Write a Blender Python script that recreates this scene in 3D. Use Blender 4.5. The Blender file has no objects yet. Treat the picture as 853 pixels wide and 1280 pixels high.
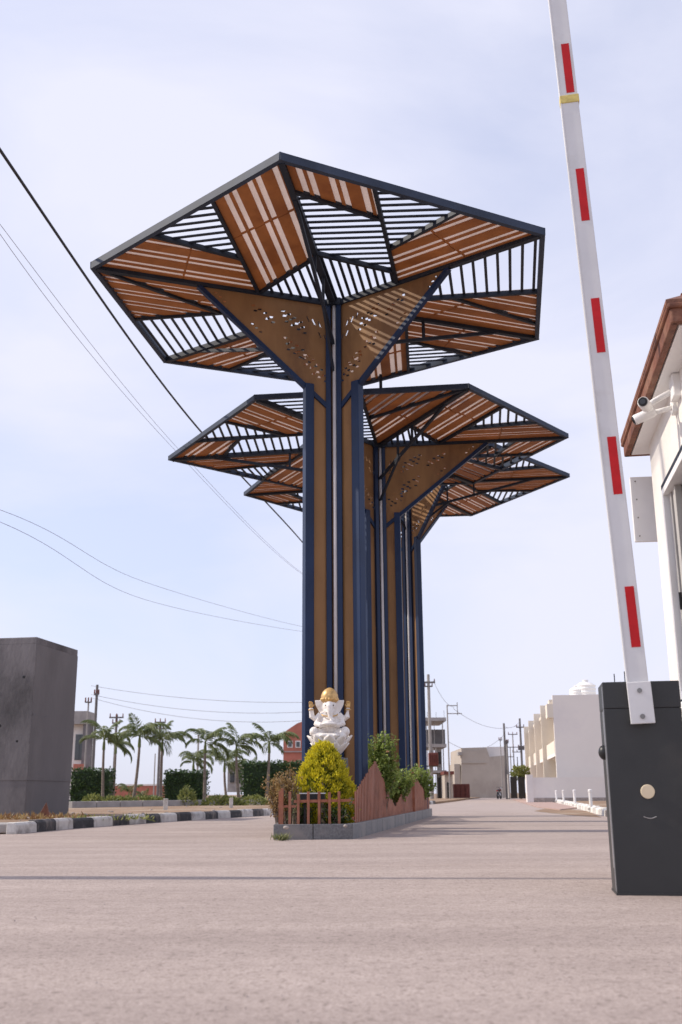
import bpy, bmesh, math, random
from mathutils import Vector, Matrix, noise as mnoise
random.seed(7)
R = math.radians
sc = bpy.context.scene
col = sc.collection

# ------------------------------------------------------------------ camera
FPX, PITCH, ROLL, CAMH = 1293.5, R(15.234), R(.389), .55
cam_d = bpy.data.cameras.new('camera'); cam = bpy.data.objects.new('camera', cam_d); col.objects.link(cam)
cp, sp = math.cos(PITCH), math.sin(PITCH)
_r, _u, _f = Vector((1, 0, 0)), Vector((0, -sp, cp)), Vector((0, cp, sp))
cr = _r*math.cos(ROLL) - _u*math.sin(ROLL); cu = _r*math.sin(ROLL) + _u*math.cos(ROLL)
mw = Matrix((cr, cu, -_f)).transposed().to_4x4(); mw.translation = Vector((0, 0, CAMH))
cam.matrix_world = mw
cam_d.sensor_fit = 'VERTICAL'; cam_d.sensor_height = 36; cam_d.sensor_width = 24
cam_d.lens = FPX/1280*36; cam_d.clip_start = .05; cam_d.clip_end = 3000
cam_d.dof.use_dof = True; cam_d.dof.focus_distance = 10.0; cam_d.dof.aperture_fstop = 3.5
sc.camera = cam
CAM = Vector((0, 0, CAMH))

def ray(px, py):
    a0, b0 = px-426.5, 640-py
    a = a0*math.cos(ROLL)+b0*math.sin(ROLL); b = -a0*math.sin(ROLL)+b0*math.cos(ROLL)
    return Vector((a/FPX, cp-b/FPX*sp, sp+b/FPX*cp))
def onz(px, py, z=0.0):                       # where a pixel's ray meets the level z
    d = ray(px, py); return CAM + d*((z-CAMH)/d.z)
def aty(px, py, y):                           # where a pixel's ray reaches the distance y
    d = ray(px, py); return CAM + d*(y/d.y)

# ------------------------------------------------------------------ sky, sun, exposure
SUN_AZ, SUN_EL = R(174), R(40)
sunv = Vector((math.cos(SUN_AZ)*math.cos(SUN_EL), math.sin(SUN_AZ)*math.cos(SUN_EL), math.sin(SUN_EL)))
w = bpy.data.worlds.new('World'); sc.world = w; w.use_nodes = True
nt = w.node_tree; nt.nodes.clear(); N = nt.nodes.new; L = nt.links.new
out = N('ShaderNodeOutputWorld'); bg = N('ShaderNodeBackground'); L(bg.outputs[0], out.inputs[0])
sky = N('ShaderNodeTexSky'); sky.sky_type = 'NISHITA'; sky.sun_disc = False
sky.sun_elevation = SUN_EL; sky.sun_rotation = math.atan2(sunv.x, sunv.y)
sky.air_density = 1.0; sky.dust_density = 2.0; sky.ozone_density = 1.5
tc = N('ShaderNodeTexCoord'); mp = N('ShaderNodeMapping'); mp.inputs['Scale'].default_value = (1.3, 1.3, 3.2)
mp.inputs['Location'].default_value = (3.1, .4, 1.7)
L(tc.outputs['Generated'], mp.inputs[0])
n1 = N('ShaderNodeTexNoise'); n1.inputs['Scale'].default_value = 1.5; n1.inputs['Detail'].default_value = 7; n1.inputs['Roughness'].default_value = .52
n1.inputs['Distortion'].default_value = .5
L(mp.outputs[0], n1.inputs[0])
rp = N('ShaderNodeValToRGB'); rp.color_ramp.elements[0].position = .36; rp.color_ramp.elements[0].color = (.64, .64, .64, 1)
rp.color_ramp.elements[1].position = .66; rp.color_ramp.elements[1].color = (.97, .97, .97, 1)
L(n1.outputs[0], rp.inputs[0])
hv = N('ShaderNodeMixRGB'); hv.blend_type = 'MULTIPLY'; hv.inputs[0].default_value = 1
hv.inputs[2].default_value = (.15, .17, .215, 1)
L(sky.outputs[0], hv.inputs[1])
mx = N('ShaderNodeMixRGB'); mx.inputs[2].default_value = (.875, .885, 1.04, 1)      # thin bright veil of cloud
L(rp.outputs[0], mx.inputs[0]); L(hv.outputs[0], mx.inputs[1])
L(mx.outputs[0], bg.inputs[0]); bg.inputs[1].default_value = 1.0

sd = bpy.data.lights.new('sun', 'SUN'); so = bpy.data.objects.new('sun', sd); col.objects.link(so)
sd.energy = 3.9; sd.angle = R(.8); sd.color = (1, .90, .76)
so.rotation_euler = (-sunv).to_track_quat('-Z', 'Y').to_euler(); so.location = (-20, 5, 30)
vs = sc.view_settings; vs.view_transform = 'Standard'; vs.look = 'None'; vs.exposure = 0; vs.gamma = 1; vs.use_curve_mapping = False
sc.render.engine = 'CYCLES'

# ------------------------------------------------------------------ materials
def mat(name, c, rough=.7, metal=0, var=.15, vs_=3.0, bump=0.0, bs=60, c2=None, stretch=None, spec=.4, trans=0, c3=None, s3=.6, t3=(.5, .62), detail=5):
    m = bpy.data.materials.new(name); m.use_nodes = True
    t = m.node_tree; n = t.nodes; l = t.links; b = n['Principled BSDF']
    b.inputs['Roughness'].default_value = rough; b.inputs['Metallic'].default_value = metal
    b.inputs['Specular IOR Level'].default_value = spec
    g = n.new('ShaderNodeNewGeometry'); mp = n.new('ShaderNodeMapping')
    l.new(g.outputs['Position'], mp.inputs[0])
    if stretch: mp.inputs['Scale'].default_value = stretch
    nz = n.new('ShaderNodeTexNoise'); nz.inputs['Scale'].default_value = vs_; nz.inputs['Detail'].default_value = detail
    nz.inputs['Roughness'].default_value = .62
    l.new(mp.outputs[0], nz.inputs[0])
    rmp = n.new('ShaderNodeValToRGB'); e = rmp.color_ramp.elements
    if c2 is None: c2 = tuple(min(1, x*(1+var)) for x in c); c = tuple(x*(1-var) for x in c)
    e[0].position = .32; e[0].color = (*c, 1); e[1].position = .68; e[1].color = (*c2, 1)
    l.new(nz.outputs[0], rmp.inputs[0]); src = rmp.outputs[0]
    if c3 is not None:                                  # a second, larger patchy tone: dust, stains
        n3 = n.new('ShaderNodeTexNoise'); n3.inputs['Scale'].default_value = s3; n3.inputs['Detail'].default_value = 7
        n3.inputs['Roughness'].default_value = .65
        l.new(mp.outputs[0], n3.inputs[0])
        r3 = n.new('ShaderNodeValToRGB'); r3.color_ramp.elements[0].position = t3[0]; r3.color_ramp.elements[1].position = t3[1]
        l.new(n3.outputs[0], r3.inputs[0])
        m3 = n.new('ShaderNodeMixRGB'); m3.inputs[2].default_value = (*c3, 1)
        l.new(r3.outputs[0], m3.inputs[0]); l.new(src, m3.inputs[1]); src = m3.outputs[0]
    l.new(src, b.inputs['Base Color'])
    if bump:
        nb = n.new('ShaderNodeTexNoise'); nb.inputs['Scale'].default_value = bs; nb.inputs['Detail'].default_value = 4
        l.new(mp.outputs[0] if stretch else g.outputs['Position'], nb.inputs[0])
        bp = n.new('ShaderNodeBump'); bp.inputs['Strength'].default_value = bump; bp.inputs['Distance'].default_value = .02
        l.new(nb.outputs[0], bp.inputs['Height']); l.new(bp.outputs[0], b.inputs['Normal'])
    if trans:
        tr = n.new('ShaderNodeBsdfTranslucent'); l.new(src, tr.inputs[0])
        ms = n.new('ShaderNodeMixShader'); ms.inputs[0].default_value = trans
        l.new(b.outputs[0], ms.inputs[1]); l.new(tr.outputs[0], ms.inputs[2])
        l.new(ms.outputs[0], n['Material Output'].inputs[0])
    return m

M = {}
M['earth'] = mat('earth', (.26, .17, .11), .95, var=.3, vs_=1.2, bump=.6, bs=25, c3=(.34, .26, .19), s3=.3)
M['steel_blue'] = mat('steel_blue', (.032, .046, .078), .62, var=.25, vs_=2.0, spec=.3, c3=(.06, .07, .095), s3=1.1, t3=(.56, .75))
M['steel_dark'] = mat('steel_dark', (.018, .024, .038), .6, var=.25, vs_=3, spec=.3)
M['post_blue'] = mat('post_blue', (.009, .024, .070), .42, var=.2, vs_=1.2, spec=.32, c3=(.016, .034, .080), s3=1.5, t3=(.55, .8))
M['board'] = mat('board', (.37, .142, .046), .6, var=.18, vs_=2.2, spec=.25, c3=(.29, .105, .036), s3=.8)
M['sheet'] = mat('sheet', (.74, .66, .62), .5, var=.06, vs_=1.4, trans=.6)
M['brown_panel'] = mat('brown_panel', (.265, .142, .060), .6, var=.2, vs_=1.5, spec=.3, c3=(.18, .092, .042), s3=.9, stretch=(1, 1, .35))
M['pipe'] = mat('pipe', (.60, .58, .58), .4, var=.1, vs_=2)
M['white_paint'] = mat('white_paint', (.80, .79, .78), .5, var=.05, vs_=2, c3=(.66, .63, .58), s3=.9, t3=(.55, .8))
M['wall_white'] = mat('wall_white', (.76, .73, .69), .8, var=.05, vs_=1.2, bump=.15, bs=40, c3=(.62, .57, .51), s3=.7, t3=(.52, .8))
M['boom'] = mat('boom', (.66, .655, .66), .38, var=.05, vs_=3, c3=(.52, .50, .48), s3=2.2, t3=(.55, .8))
M['red'] = mat('red', (.50, .016, .020), .5, var=.12, vs_=9, spec=.2)
M['tape'] = mat('tape', (.62, .50, .16), .5, var=.2, vs_=30)
M['cabinet'] = mat('cabinet', (.034, .035, .036), .42, var=.10, vs_=2.5, bump=.08, bs=220, spec=.4, c3=(.06, .056, .052), s3=1.6, t3=(.55, .85))
M['black'] = mat('black', (.015, .015, .016), .4, var=.2)
M['lens'] = mat('lens', (.006, .006, .008), .08, spec=.8)
M['alu'] = mat('alu', (.55, .55, .56), .35, metal=.8, var=.06)
M['bolt'] = mat('bolt', (.25, .24, .23), .35, metal=.8)
M['cream'] = mat('cream', (.72, .60, .42), .5, var=.06)
M['rust'] = mat('rust', (.17, .062, .034), .6, var=.35, vs_=5, c3=(.27, .12, .065), s3=2)
M['picket'] = mat('picket', (.29, .105, .058), .6, var=.25, vs_=6, c3=(.36, .15, .095), s3=1.8)
M['granite'] = mat('granite', (.15, .15, .155), .5, var=.3, vs_=40, bump=.05, bs=90, c3=(.23, .21, .20), s3=1.2)
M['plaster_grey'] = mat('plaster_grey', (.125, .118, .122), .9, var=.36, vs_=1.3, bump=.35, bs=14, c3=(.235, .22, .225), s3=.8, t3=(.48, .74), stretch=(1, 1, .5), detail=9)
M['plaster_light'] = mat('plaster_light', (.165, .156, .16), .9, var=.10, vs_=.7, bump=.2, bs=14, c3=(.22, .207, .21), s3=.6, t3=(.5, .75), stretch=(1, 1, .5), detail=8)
M['concrete'] = mat('concrete', (.34, .32, .31), .9, var=.2, vs_=1.5, bump=.3, bs=20)
M['beige'] = mat('beige', (.42, .37, .32), .85, var=.08, vs_=.4, c3=(.36, .31, .27), s3=.25)
M['house_cream'] = mat('house_cream', (.72, .655, .56), .85, var=.05, vs_=.5)
M['house_white'] = mat('house_white', (.79, .745, .70), .85, var=.04, vs_=.3, c3=(.70, .66, .64), s3=.15)
M['brick_red'] = mat('brick_red', (.44, .16, .115), .85, var=.12, vs_=1)
M['maroon'] = mat('maroon', (.16, .05, .04), .7, var=.2)
M['kerb_black'] = mat('kerb_black', (.05, .05, .055), .8, var=.3, vs_=6, bump=.4, bs=30, c3=(.24, .21, .19), s3=2.4, t3=(.50, .68))
M['kerb_white'] = mat('kerb_white', (.62, .60, .57), .8, var=.12, vs_=6, bump=.4, bs=30, c3=(.27, .24, .22), s3=2.6, t3=(.50, .68))
M['paver'] = mat('paver', (.40, .28, .24), .9, var=.15, vs_=8, bump=.4, bs=30)
M['asphalt_joint'] = mat('asphalt_joint', (.16, .14, .135), .9)
M['glass'] = mat('glass', (.05, .055, .06), .06, spec=.8, var=.1)
M['frame_grey'] = mat('frame_grey', (.45, .43, .40), .5, var=.06)
M['tile'] = mat('tile', (.17, .062, .034), .6, var=.35, vs_=10, bump=.3, bs=30, c3=(.24, .115, .07), s3=4)
M['statue'] = mat('statue', (.80, .76, .72), .42, var=.05, vs_=14, c3=(.58, .49, .42), s3=11, t3=(.52, .78))
M['gold'] = mat('gold', (.60, .38, .15), .38, metal=.3, var=.25, vs_=25)
M['bark'] = mat('bark', (.20, .16, .13), .9, var=.3, vs_=4, stretch=(1, 1, 6))
M['pole_c'] = mat('pole_c', (.30, .28, .27), .85, var=.15)
M['pole_i'] = mat('pole_i', (.14, .13, .13), .6, var=.2)
M['wire'] = mat('wire', (.02, .02, .025), .6)
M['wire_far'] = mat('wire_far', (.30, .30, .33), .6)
M['stone'] = mat('stone', (.36, .31, .28), .9, var=.3, vs_=12)
M['soil'] = mat('soil', (.12, .075, .05), .95, var=.35, vs_=9, bump=.6, bs=40)

def leafmat(name, a, b, trans=.3, rough=.55):
    m = bpy.data.materials.new(name); m.use_nodes = True
    t = m.node_tree; n = t.nodes; l = t.links; p = n['Principled BSDF']; p.inputs['Roughness'].default_value = rough
    at = n.new('ShaderNodeAttribute'); at.attribute_name = 'tone'
    rmp = n.new('ShaderNodeValToRGB'); e = rmp.color_ramp.elements
    e[0].color = (*a, 1); e[1].color = (*b, 1); l.new(at.outputs['Fac'], rmp.inputs[0]); l.new(rmp.outputs[0], p.inputs['Base Color'])
    tr = n.new('ShaderNodeBsdfTranslucent'); l.new(rmp.outputs[0], tr.inputs[0])
    ms = n.new('ShaderNodeMixShader'); ms.inputs[0].default_value = trans
    l.new(p.outputs[0], ms.inputs[1]); l.new(tr.outputs[0], ms.inputs[2]); l.new(ms.outputs[0], n['Material Output'].inputs[0])
    return m
M['lf_gold'] = leafmat('lf_gold', (.09, .13, .010), (.78, .68, .035), .4)
M['lf_rose'] = leafmat('lf_rose', (.06, .11, .02), (.34, .42, .10), .35)
M['lf_dry'] = leafmat('lf_dry', (.20, .09, .04), (.42, .30, .12), .3)
M['lf_hedge'] = leafmat('lf_hedge', (.018, .045, .012), (.07, .13, .03), .2)
M['lf_palm'] = leafmat('lf_palm', (.05, .085, .03), (.25, .29, .10), .3)
M['lf_low'] = leafmat('lf_low', (.10, .13, .03), (.32, .33, .10), .3)
M['lf_weed'] = leafmat('lf_weed', (.10, .14, .05), (.36, .34, .16), .3)
M['petal'] = leafmat('petal', (.75, .30, .12), (.85, .62, .45), .3)

# road: pale dusty concrete, grain, faint streaks across the carriageway
def road_mat():
    m = bpy.data.materials.new('road'); m.use_nodes = True
    t = m.node_tree; n = t.nodes; l = t.links; b = n['Principled BSDF']; b.inputs['Roughness'].default_value = .92
    b.inputs['Specular IOR Level'].default_value = .15
    g = n.new('ShaderNodeNewGeometry')
    def nz(scale, det, st=(1, 1, 1), rough=.6):
        mp = n.new('ShaderNodeMapping'); mp.inputs['Scale'].default_value = st; mp.inputs['Rotation'].default_value = (0, 0, R(2)); l.new(g.outputs['Position'], mp.inputs[0])
        x = n.new('ShaderNodeTexNoise'); x.inputs['Scale'].default_value = scale; x.inputs['Detail'].default_value = det; x.inputs['Roughness'].default_value = rough
        l.new(mp.outputs[0], x.inputs[0]); return x.outputs[0]
    def ramp(s, p0, c0, p1, c1):
        r = n.new('ShaderNodeValToRGB'); r.color_ramp.elements[0].position = p0; r.color_ramp.elements[0].color = (*c0, 1)
        r.color_ramp.elements[1].position = p1; r.color_ramp.elements[1].color = (*c1, 1); l.new(s, r.inputs[0]); return r.outputs[0]
    def mul(a, b_):
        x = n.new('ShaderNodeMixRGB'); x.blend_type = 'MULTIPLY'; x.inputs[0].default_value = 1; l.new(a, x.inputs[1]); l.new(b_, x.inputs[2]); return x.outputs[0]
    base = ramp(nz(.5, 6), .3, (.385, .322, .296), .7, (.455, .384, .354))
    streak = ramp(nz(1.3, 3, (.16, 1.5, 1), .5), .3, (.90, .89, .89), .68, (1.05, 1.045, 1.04))
    fine = ramp(nz(85, 3, rough=.8), .28, (.60, .58, .57), .58, (1.08, 1.08, 1.08))
    mid = ramp(nz(9, 5, rough=.7), .3, (.86, .855, .85), .65, (1.05, 1.05, 1.05))
    spk = ramp(nz(160, 2), .66, (1, 1, 1), .78, (.60, .57, .55))
    grain = ramp(nz(34, 2, (1, .8, 1), .7), .30, (.66, .645, .64), .47, (1.02, 1.02, 1.02))
    bands = ramp(nz(1.0, 2, (.05, 2.6, 1), .5), .60, (1, 1, 1), .70, (1.07, 1.06, 1.05))
    c = mul(mul(mul(mul(mul(mul(base, streak), mid), fine), spk), grain), bands)
    l.new(c, b.inputs['Base Color'])
    bp = n.new('ShaderNodeBump'); bp.inputs['Strength'].default_value = .5; bp.inputs['Distance'].default_value = .012
    l.new(nz(60, 5, rough=.75), bp.inputs['Height']); l.new(bp.outputs[0], b.inputs['Normal'])
    return m
M['road'] = road_mat()

# ------------------------------------------------------------------ mesh helpers
ORI = {}
class MB:
    def __init__(s): s.v = []; s.f = []; s.tone = []
    def add(s, vs_, fs):
        o = len(s.v); s.v += [Vector(x) for x in vs_]; s.f += [tuple(i+o for i in q) for q in fs]; return s
    def box(s, c, d, rz=0):
        x, y, z = (k/2 for k in d); rot = Matrix.Rotation(rz, 3, 'Z'); c = Vector(c)
        p = [c+rot@Vector((sx*x, sy*y, sz*z)) for sz in (-1, 1) for sx, sy in ((-1, -1), (1, -1), (1, 1), (-1, 1))]
        return s.add(p, [(3, 2, 1, 0), (4, 5, 6, 7), (0, 1, 5, 4), (1, 2, 6, 5), (2, 3, 7, 6), (3, 0, 4, 7)])
    def beam(s, a, b, w_, h_, up=(0, 0, 1), drop=0.0):        # top face at the line if drop=h/2
        a, b, up = Vector(a), Vector(b), Vector(up); d = (b-a).normalized()
        sd_ = d.cross(up)
        if sd_.length < 1e-4: sd_ = d.cross(Vector((1, 0, 0)))
        sd_.normalize(); u = sd_.cross(d).normalized()
        p = [q+sd_*(i*w_/2)+u*(j*h_/2-drop) for q in (a, b) for i, j in ((-1, -1), (1, -1), (1, 1), (-1, 1))]
        return s.add(p, [(0, 1, 2, 3), (7, 6, 5, 4), (1, 0, 4, 5), (2, 1, 5, 6), (3, 2, 6, 7), (0, 3, 7, 4)])
    def prism(s, poly, off):                                  # polygon swept by the vector off
        k = len(poly); off = Vector(off); poly = [Vector(q) for q in poly]
        return s.add(poly+[q+off for q in poly], [tuple(range(k))[::-1], tuple(range(k, 2*k))]+[(i, (i+1) % k, k+(i+1) % k, k+i) for i in range(k)])
    def tube(s, pts, r, n=8, caps=True):
        pts = [Vector(q) for q in pts]; rs = r if isinstance(r, (list, tuple)) else [r]*len(pts)
        o = len(s.v); ref = Vector((.13, .27, .95))
        for i, q in enumerate(pts):
            d = (pts[min(i+1, len(pts)-1)]-pts[max(i-1, 0)]).normalized()
            a = d.cross(ref if abs(d.dot(ref)) < .93 else Vector((1, .1, 0))).normalized(); b = d.cross(a)
            s.v += [q+(a*math.cos(t*2*math.pi/n)+b*math.sin(t*2*math.pi/n))*rs[i] for t in range(n)]
        for i in range(len(pts)-1):
            for t in range(n): s.f.append((o+i*n+t, o+i*n+(t+1) % n, o+(i+1)*n+(t+1) % n, o+(i+1)*n+t))
        if caps: s.f += [tuple(o+t for t in range(n))[::-1], tuple(o+(len(pts)-1)*n+t for t in range(n))]
        return s
    def lathe(s, prof, n=16, c=(0, 0, 0)):
        o = len(s.v); c = Vector(c)
        for r, z in prof: s.v += [c+Vector((r*math.cos(2*math.pi*t/n), r*math.sin(2*math.pi*t/n), z)) for t in range(n)]
        for i in range(len(prof)-1):
            for t in range(n): s.f.append((o+i*n+t, o+i*n+(t+1) % n, o+(i+1)*n+(t+1) % n, o+(i+1)*n+t))
        s.f += [tuple(o+t for t in range(n))[::-1], tuple(o+(len(prof)-1)*n+t for t in range(n))]
        return s
    def ell(s, c, r, rot=None, nu=14, nv=9):
        c = Vector(c); rot = rot or Matrix.Identity(3); o = len(s.v)
        for i in range(1, nv):
            ph = math.pi*i/nv
            for t in range(nu):
                th = 2*math.pi*t/nu
                s.v.append(c+rot@Vector((r[0]*math.sin(ph)*math.cos(th), r[1]*math.sin(ph)*math.sin(th), r[2]*math.cos(ph))))
        s.v += [c+rot@Vector((0, 0, r[2])), c+rot@Vector((0, 0, -r[2]))]; tp, bt = len(s.v)-2, len(s.v)-1
        for i in range(nv-2):
            for t in range(nu): s.f.append((o+i*nu+t, o+(i+1)*nu+t, o+(i+1)*nu+(t+1) % nu, o+i*nu+(t+1) % nu))
        for t in range(nu):
            s.f.append((tp, o+t, o+(t+1) % nu)); s.f.append((bt, o+(nv-2)*nu+(t+1) % nu, o+(nv-2)*nu+t))
        return s
    def leaf(s, p, d, up, l_, w_, tone):                      # a bent four-face leaf
        p, d, up = Vector(p), Vector(d).normalized(), Vector(up)
        sdv = d.cross(up)
        if sdv.length < 1e-3: sdv = d.cross(Vector((1, .3, .2)))
        sdv.normalize(); nn = sdv.cross(d)
        o = len(s.v); m_ = p+d*l_*.5+nn*l_*.06; e = p+d*l_-nn*l_*.12
        s.v += [p, m_+sdv*w_/2-nn*w_*.12, m_-sdv*w_/2-nn*w_*.12, e, m_]
        s.f += [(o, o+1, o+4), (o, o+4, o+2), (o+1, o+3, o+4), (o+4, o+3, o+2)]; s.tone += [tone]*5
        return s
    def mesh(s, name, m, smooth=False, origin=None):
        me = bpy.data.meshes.new(name); o = origin or Vector((0, 0, 0))
        me.from_pydata([v-o for v in s.v], [], s.f); me.update()
        if s.tone:
            at = me.attributes.new('tone', 'FLOAT', 'POINT'); at.data.foreach_set('value', (s.tone+[.5]*len(s.v))[:len(s.v)])
        me.materials.append(M[m] if isinstance(m, str) else m)
        if smooth:
            for q in me.polygons: q.use_smooth = True
        return me
    def build(s, name, m, parent=None, smooth=False, bevel=0, local=False, fix=True):
        org = Vector((0, 0, 0)) if (local or parent is None) else ORI.get(parent.name, Vector((0, 0, 0)))
        me = s.mesh(name, m, smooth, org)
        if fix and not s.tone:
            bm = bmesh.new(); bm.from_mesh(me); bmesh.ops.recalc_face_normals(bm, faces=bm.faces); bm.to_mesh(me); bm.free()
        ob = bpy.data.objects.new(name, me); col.objects.link(ob)
        if parent is not None: ob.parent = parent
        ORI[ob.name] = org
        if bevel:
            bv = ob.modifiers.new('bevel', 'BEVEL'); bv.width = bevel; bv.segments = 2; bv.limit_method = 'ANGLE'
        return ob
def tag(o, label, cat, group=None):
    o['label'] = label; o['category'] = cat
    if group: o['group'] = group
    return o
def thing(name, loc, label, cat, group=None, rz=0):
    o = bpy.data.objects.new(name, None); col.objects.link(o); o.location = loc; o.rotation_euler = (0, 0, rz)
    o.empty_display_size = .1; ORI[o.name] = Vector(loc); return tag(o, label, cat, group)
def struct(o): o['kind'] = 'structure'; return o
def stuff(o): o['kind'] = 'stuff'; return o
def copy_tree(o, parent=None):
    c = o.copy(); col.objects.link(c)
    if parent is not None: c.parent = parent
    for ch in list(o.children): copy_tree(ch, c)
    return c
HEAD = R(9.4)                                                    # the road's heading
U = Vector((math.sin(HEAD), math.cos(HEAD), 0)); W = Vector((math.cos(HEAD), -math.sin(HEAD), 0))
def flat(name, poly, z, m, thick=0):
    me = MB().add([(x, y, z) for x, y in poly], [tuple(range(len(poly)))]).build(name, m, fix=False); return me

# ------------------------------------------------------------------ ground, road, verge
struct(flat('ground', [(-900, -60), (900, -60), (900, 1500), (-900, 1500)], -.012, 'earth'))
kL = [onz(20, 1042.5), onz(90, 1036), onz(200, 1028), onz(340, 1019)]
kL.append(kL[-1]+Vector((7, 28, 0))); kL.append(kL[-1]+U*95)
kR = [onz(757, 1020.5), onz(757, 1020.5)+U*26]; kR = [kR[0]-U*16]+kR+[kR[1]+U*60]
road_poly = [(-60, -12), (60, -12), (60, 9), (kR[0].x, 9), (kR[0].x, kR[0].y)]+[(q.x, q.y) for q in kR[1:]]+[(kR[-1].x-1, 128)]
road_poly += [(kL[-1].x, kL[-1].y)]+[(q.x, q.y) for q in kL[-2::-1]]+[(-9.5, 15.3), (-60, 12.7)]
struct(flat('road', road_poly, 0, 'road'))
vp = [(q.x-.05, q.y+(.35 if k_ == 0 else 0)) for k_, q in enumerate(kL)]
struct(MB().prism([(x, y, -.005) for x, y in vp+[(vp[-1][0]-60, vp[-1][1]+10), (-120, 80), (-60, 15), (-9.5, 17.2)]], (0, 0, .115)).build('verge', 'earth'))
struct(MB().prism([(q.x+.16, q.y, -.005) for q in kR]+[(90, 110, -.005), (60, 9.5, -.005)], (0, 0, .085)).build('pavement', 'earth'))
# pinkish paver patch at the edge of the carriageway
pp = [onz(672, 1009.5), onz(640, 999.5), onz(672, 998.8), onz(722, 1010.5), onz(700, 1013)]
struct(MB().prism([(q.x, q.y, .003) for q in pp], (0, 0, .03)).build('paver_patch', 'paver'))
pv = flat('loose_soil', [(q.x, q.y) for q in (onz(668, 1014), onz(690, 1009), onz(735, 1014), onz(752, 1022), onz(712, 1019))], .004, 'earth'); struct(pv)

# small grit lying on the road
gb = MB()
for i in range(500):
    y = random.uniform(2.6, 16); x = random.uniform(-.36*y-.4, .36*y+.4); r = random.uniform(.002, .006)
    c = Vector((x, y, r*.4)); a = random.random()*6
    pts = [c+Vector((math.cos(a+k*2.1)*r*random.uniform(.7, 1.2), math.sin(a+k*2.1)*r, -r*.4)) for k in range(3)]+[c+Vector((0, 0, r*.6))]
    gb.add(pts, [(0, 1, 3), (1, 2, 3), (2, 0, 3), (2, 1, 0)])
g_ = gb.build('grit', 'stone', fix=False); tag(stuff(g_), 'fine grit and tiny stones scattered over the pale road', 'grit')

# kerbs, stone by stone
def kerb(name, line, length, w_, h_, mats, side, tail=None, rnd=.02, z0=0):
    root = bpy.data.objects.new(name, None); col.objects.link(root); root.location = line[0]; ORI[root.name] = Vector(line[0]); struct(root)
    def along(t):
        for a, b in zip(line, line[1:]):
            if t <= (b-a).length: return a+(b-a).normalized()*t
            t -= (b-a).length
        return None
    for k in range(60):
        p, q = along(k*length+.006), along((k+1)*length-.006)
        if p is None or q is None: break
        d = (q-p).normalized(); nrm = Vector((d.y, -d.x, 0))*side; j = random.uniform(-.012, .012); hz = h_+random.uniform(-.012, .012)
        prof = [(-.01, -.01), (0, hz*.78), (rnd*2, hz), (w_, hz), (w_, -.01)]
        P = [p-nrm*(o+j)+Vector((0, 0, z+z0)) for o, z in prof]; Q = [q-nrm*(o+j)+Vector((0, 0, z+z0)) for o, z in prof]
        n5 = len(prof); m = MB().add(P+Q, [tuple(range(n5)), tuple(range(2*n5-1, n5-1, -1))]+[(i, n5+i, n5+(i+1) % n5, (i+1) % n5) for i in range(n5)])
        m.build('kerb_stone', mats[k % len(mats)], root, bevel=.012)
    return root
kerb('left_kerb', kL[:5], .80, .16, .175, ['kerb_white', 'kerb_black'], 1)
kerb('right_kerb', kR[1:], .62, .2, .17, ['kerb_white', 'wall_white', 'kerb_white'], -1, rnd=.045)
# broken concrete slab left of the kerb's end
s0 = onz(8, 1041); m = MB(); m.prism([(s0.x-2.6, s0.y-.35, 0), (s0.x+.10, s0.y-.25, 0), (s0.x+.16, s0.y+.7, 0), (s0.x-2.5, s0.y+.8, 0)], (0, 0, .14))
tag(m.build('concrete_slab', 'concrete', bevel=.02), 'pale broken concrete slab lying at the end of the striped kerb', 'slab')

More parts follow.
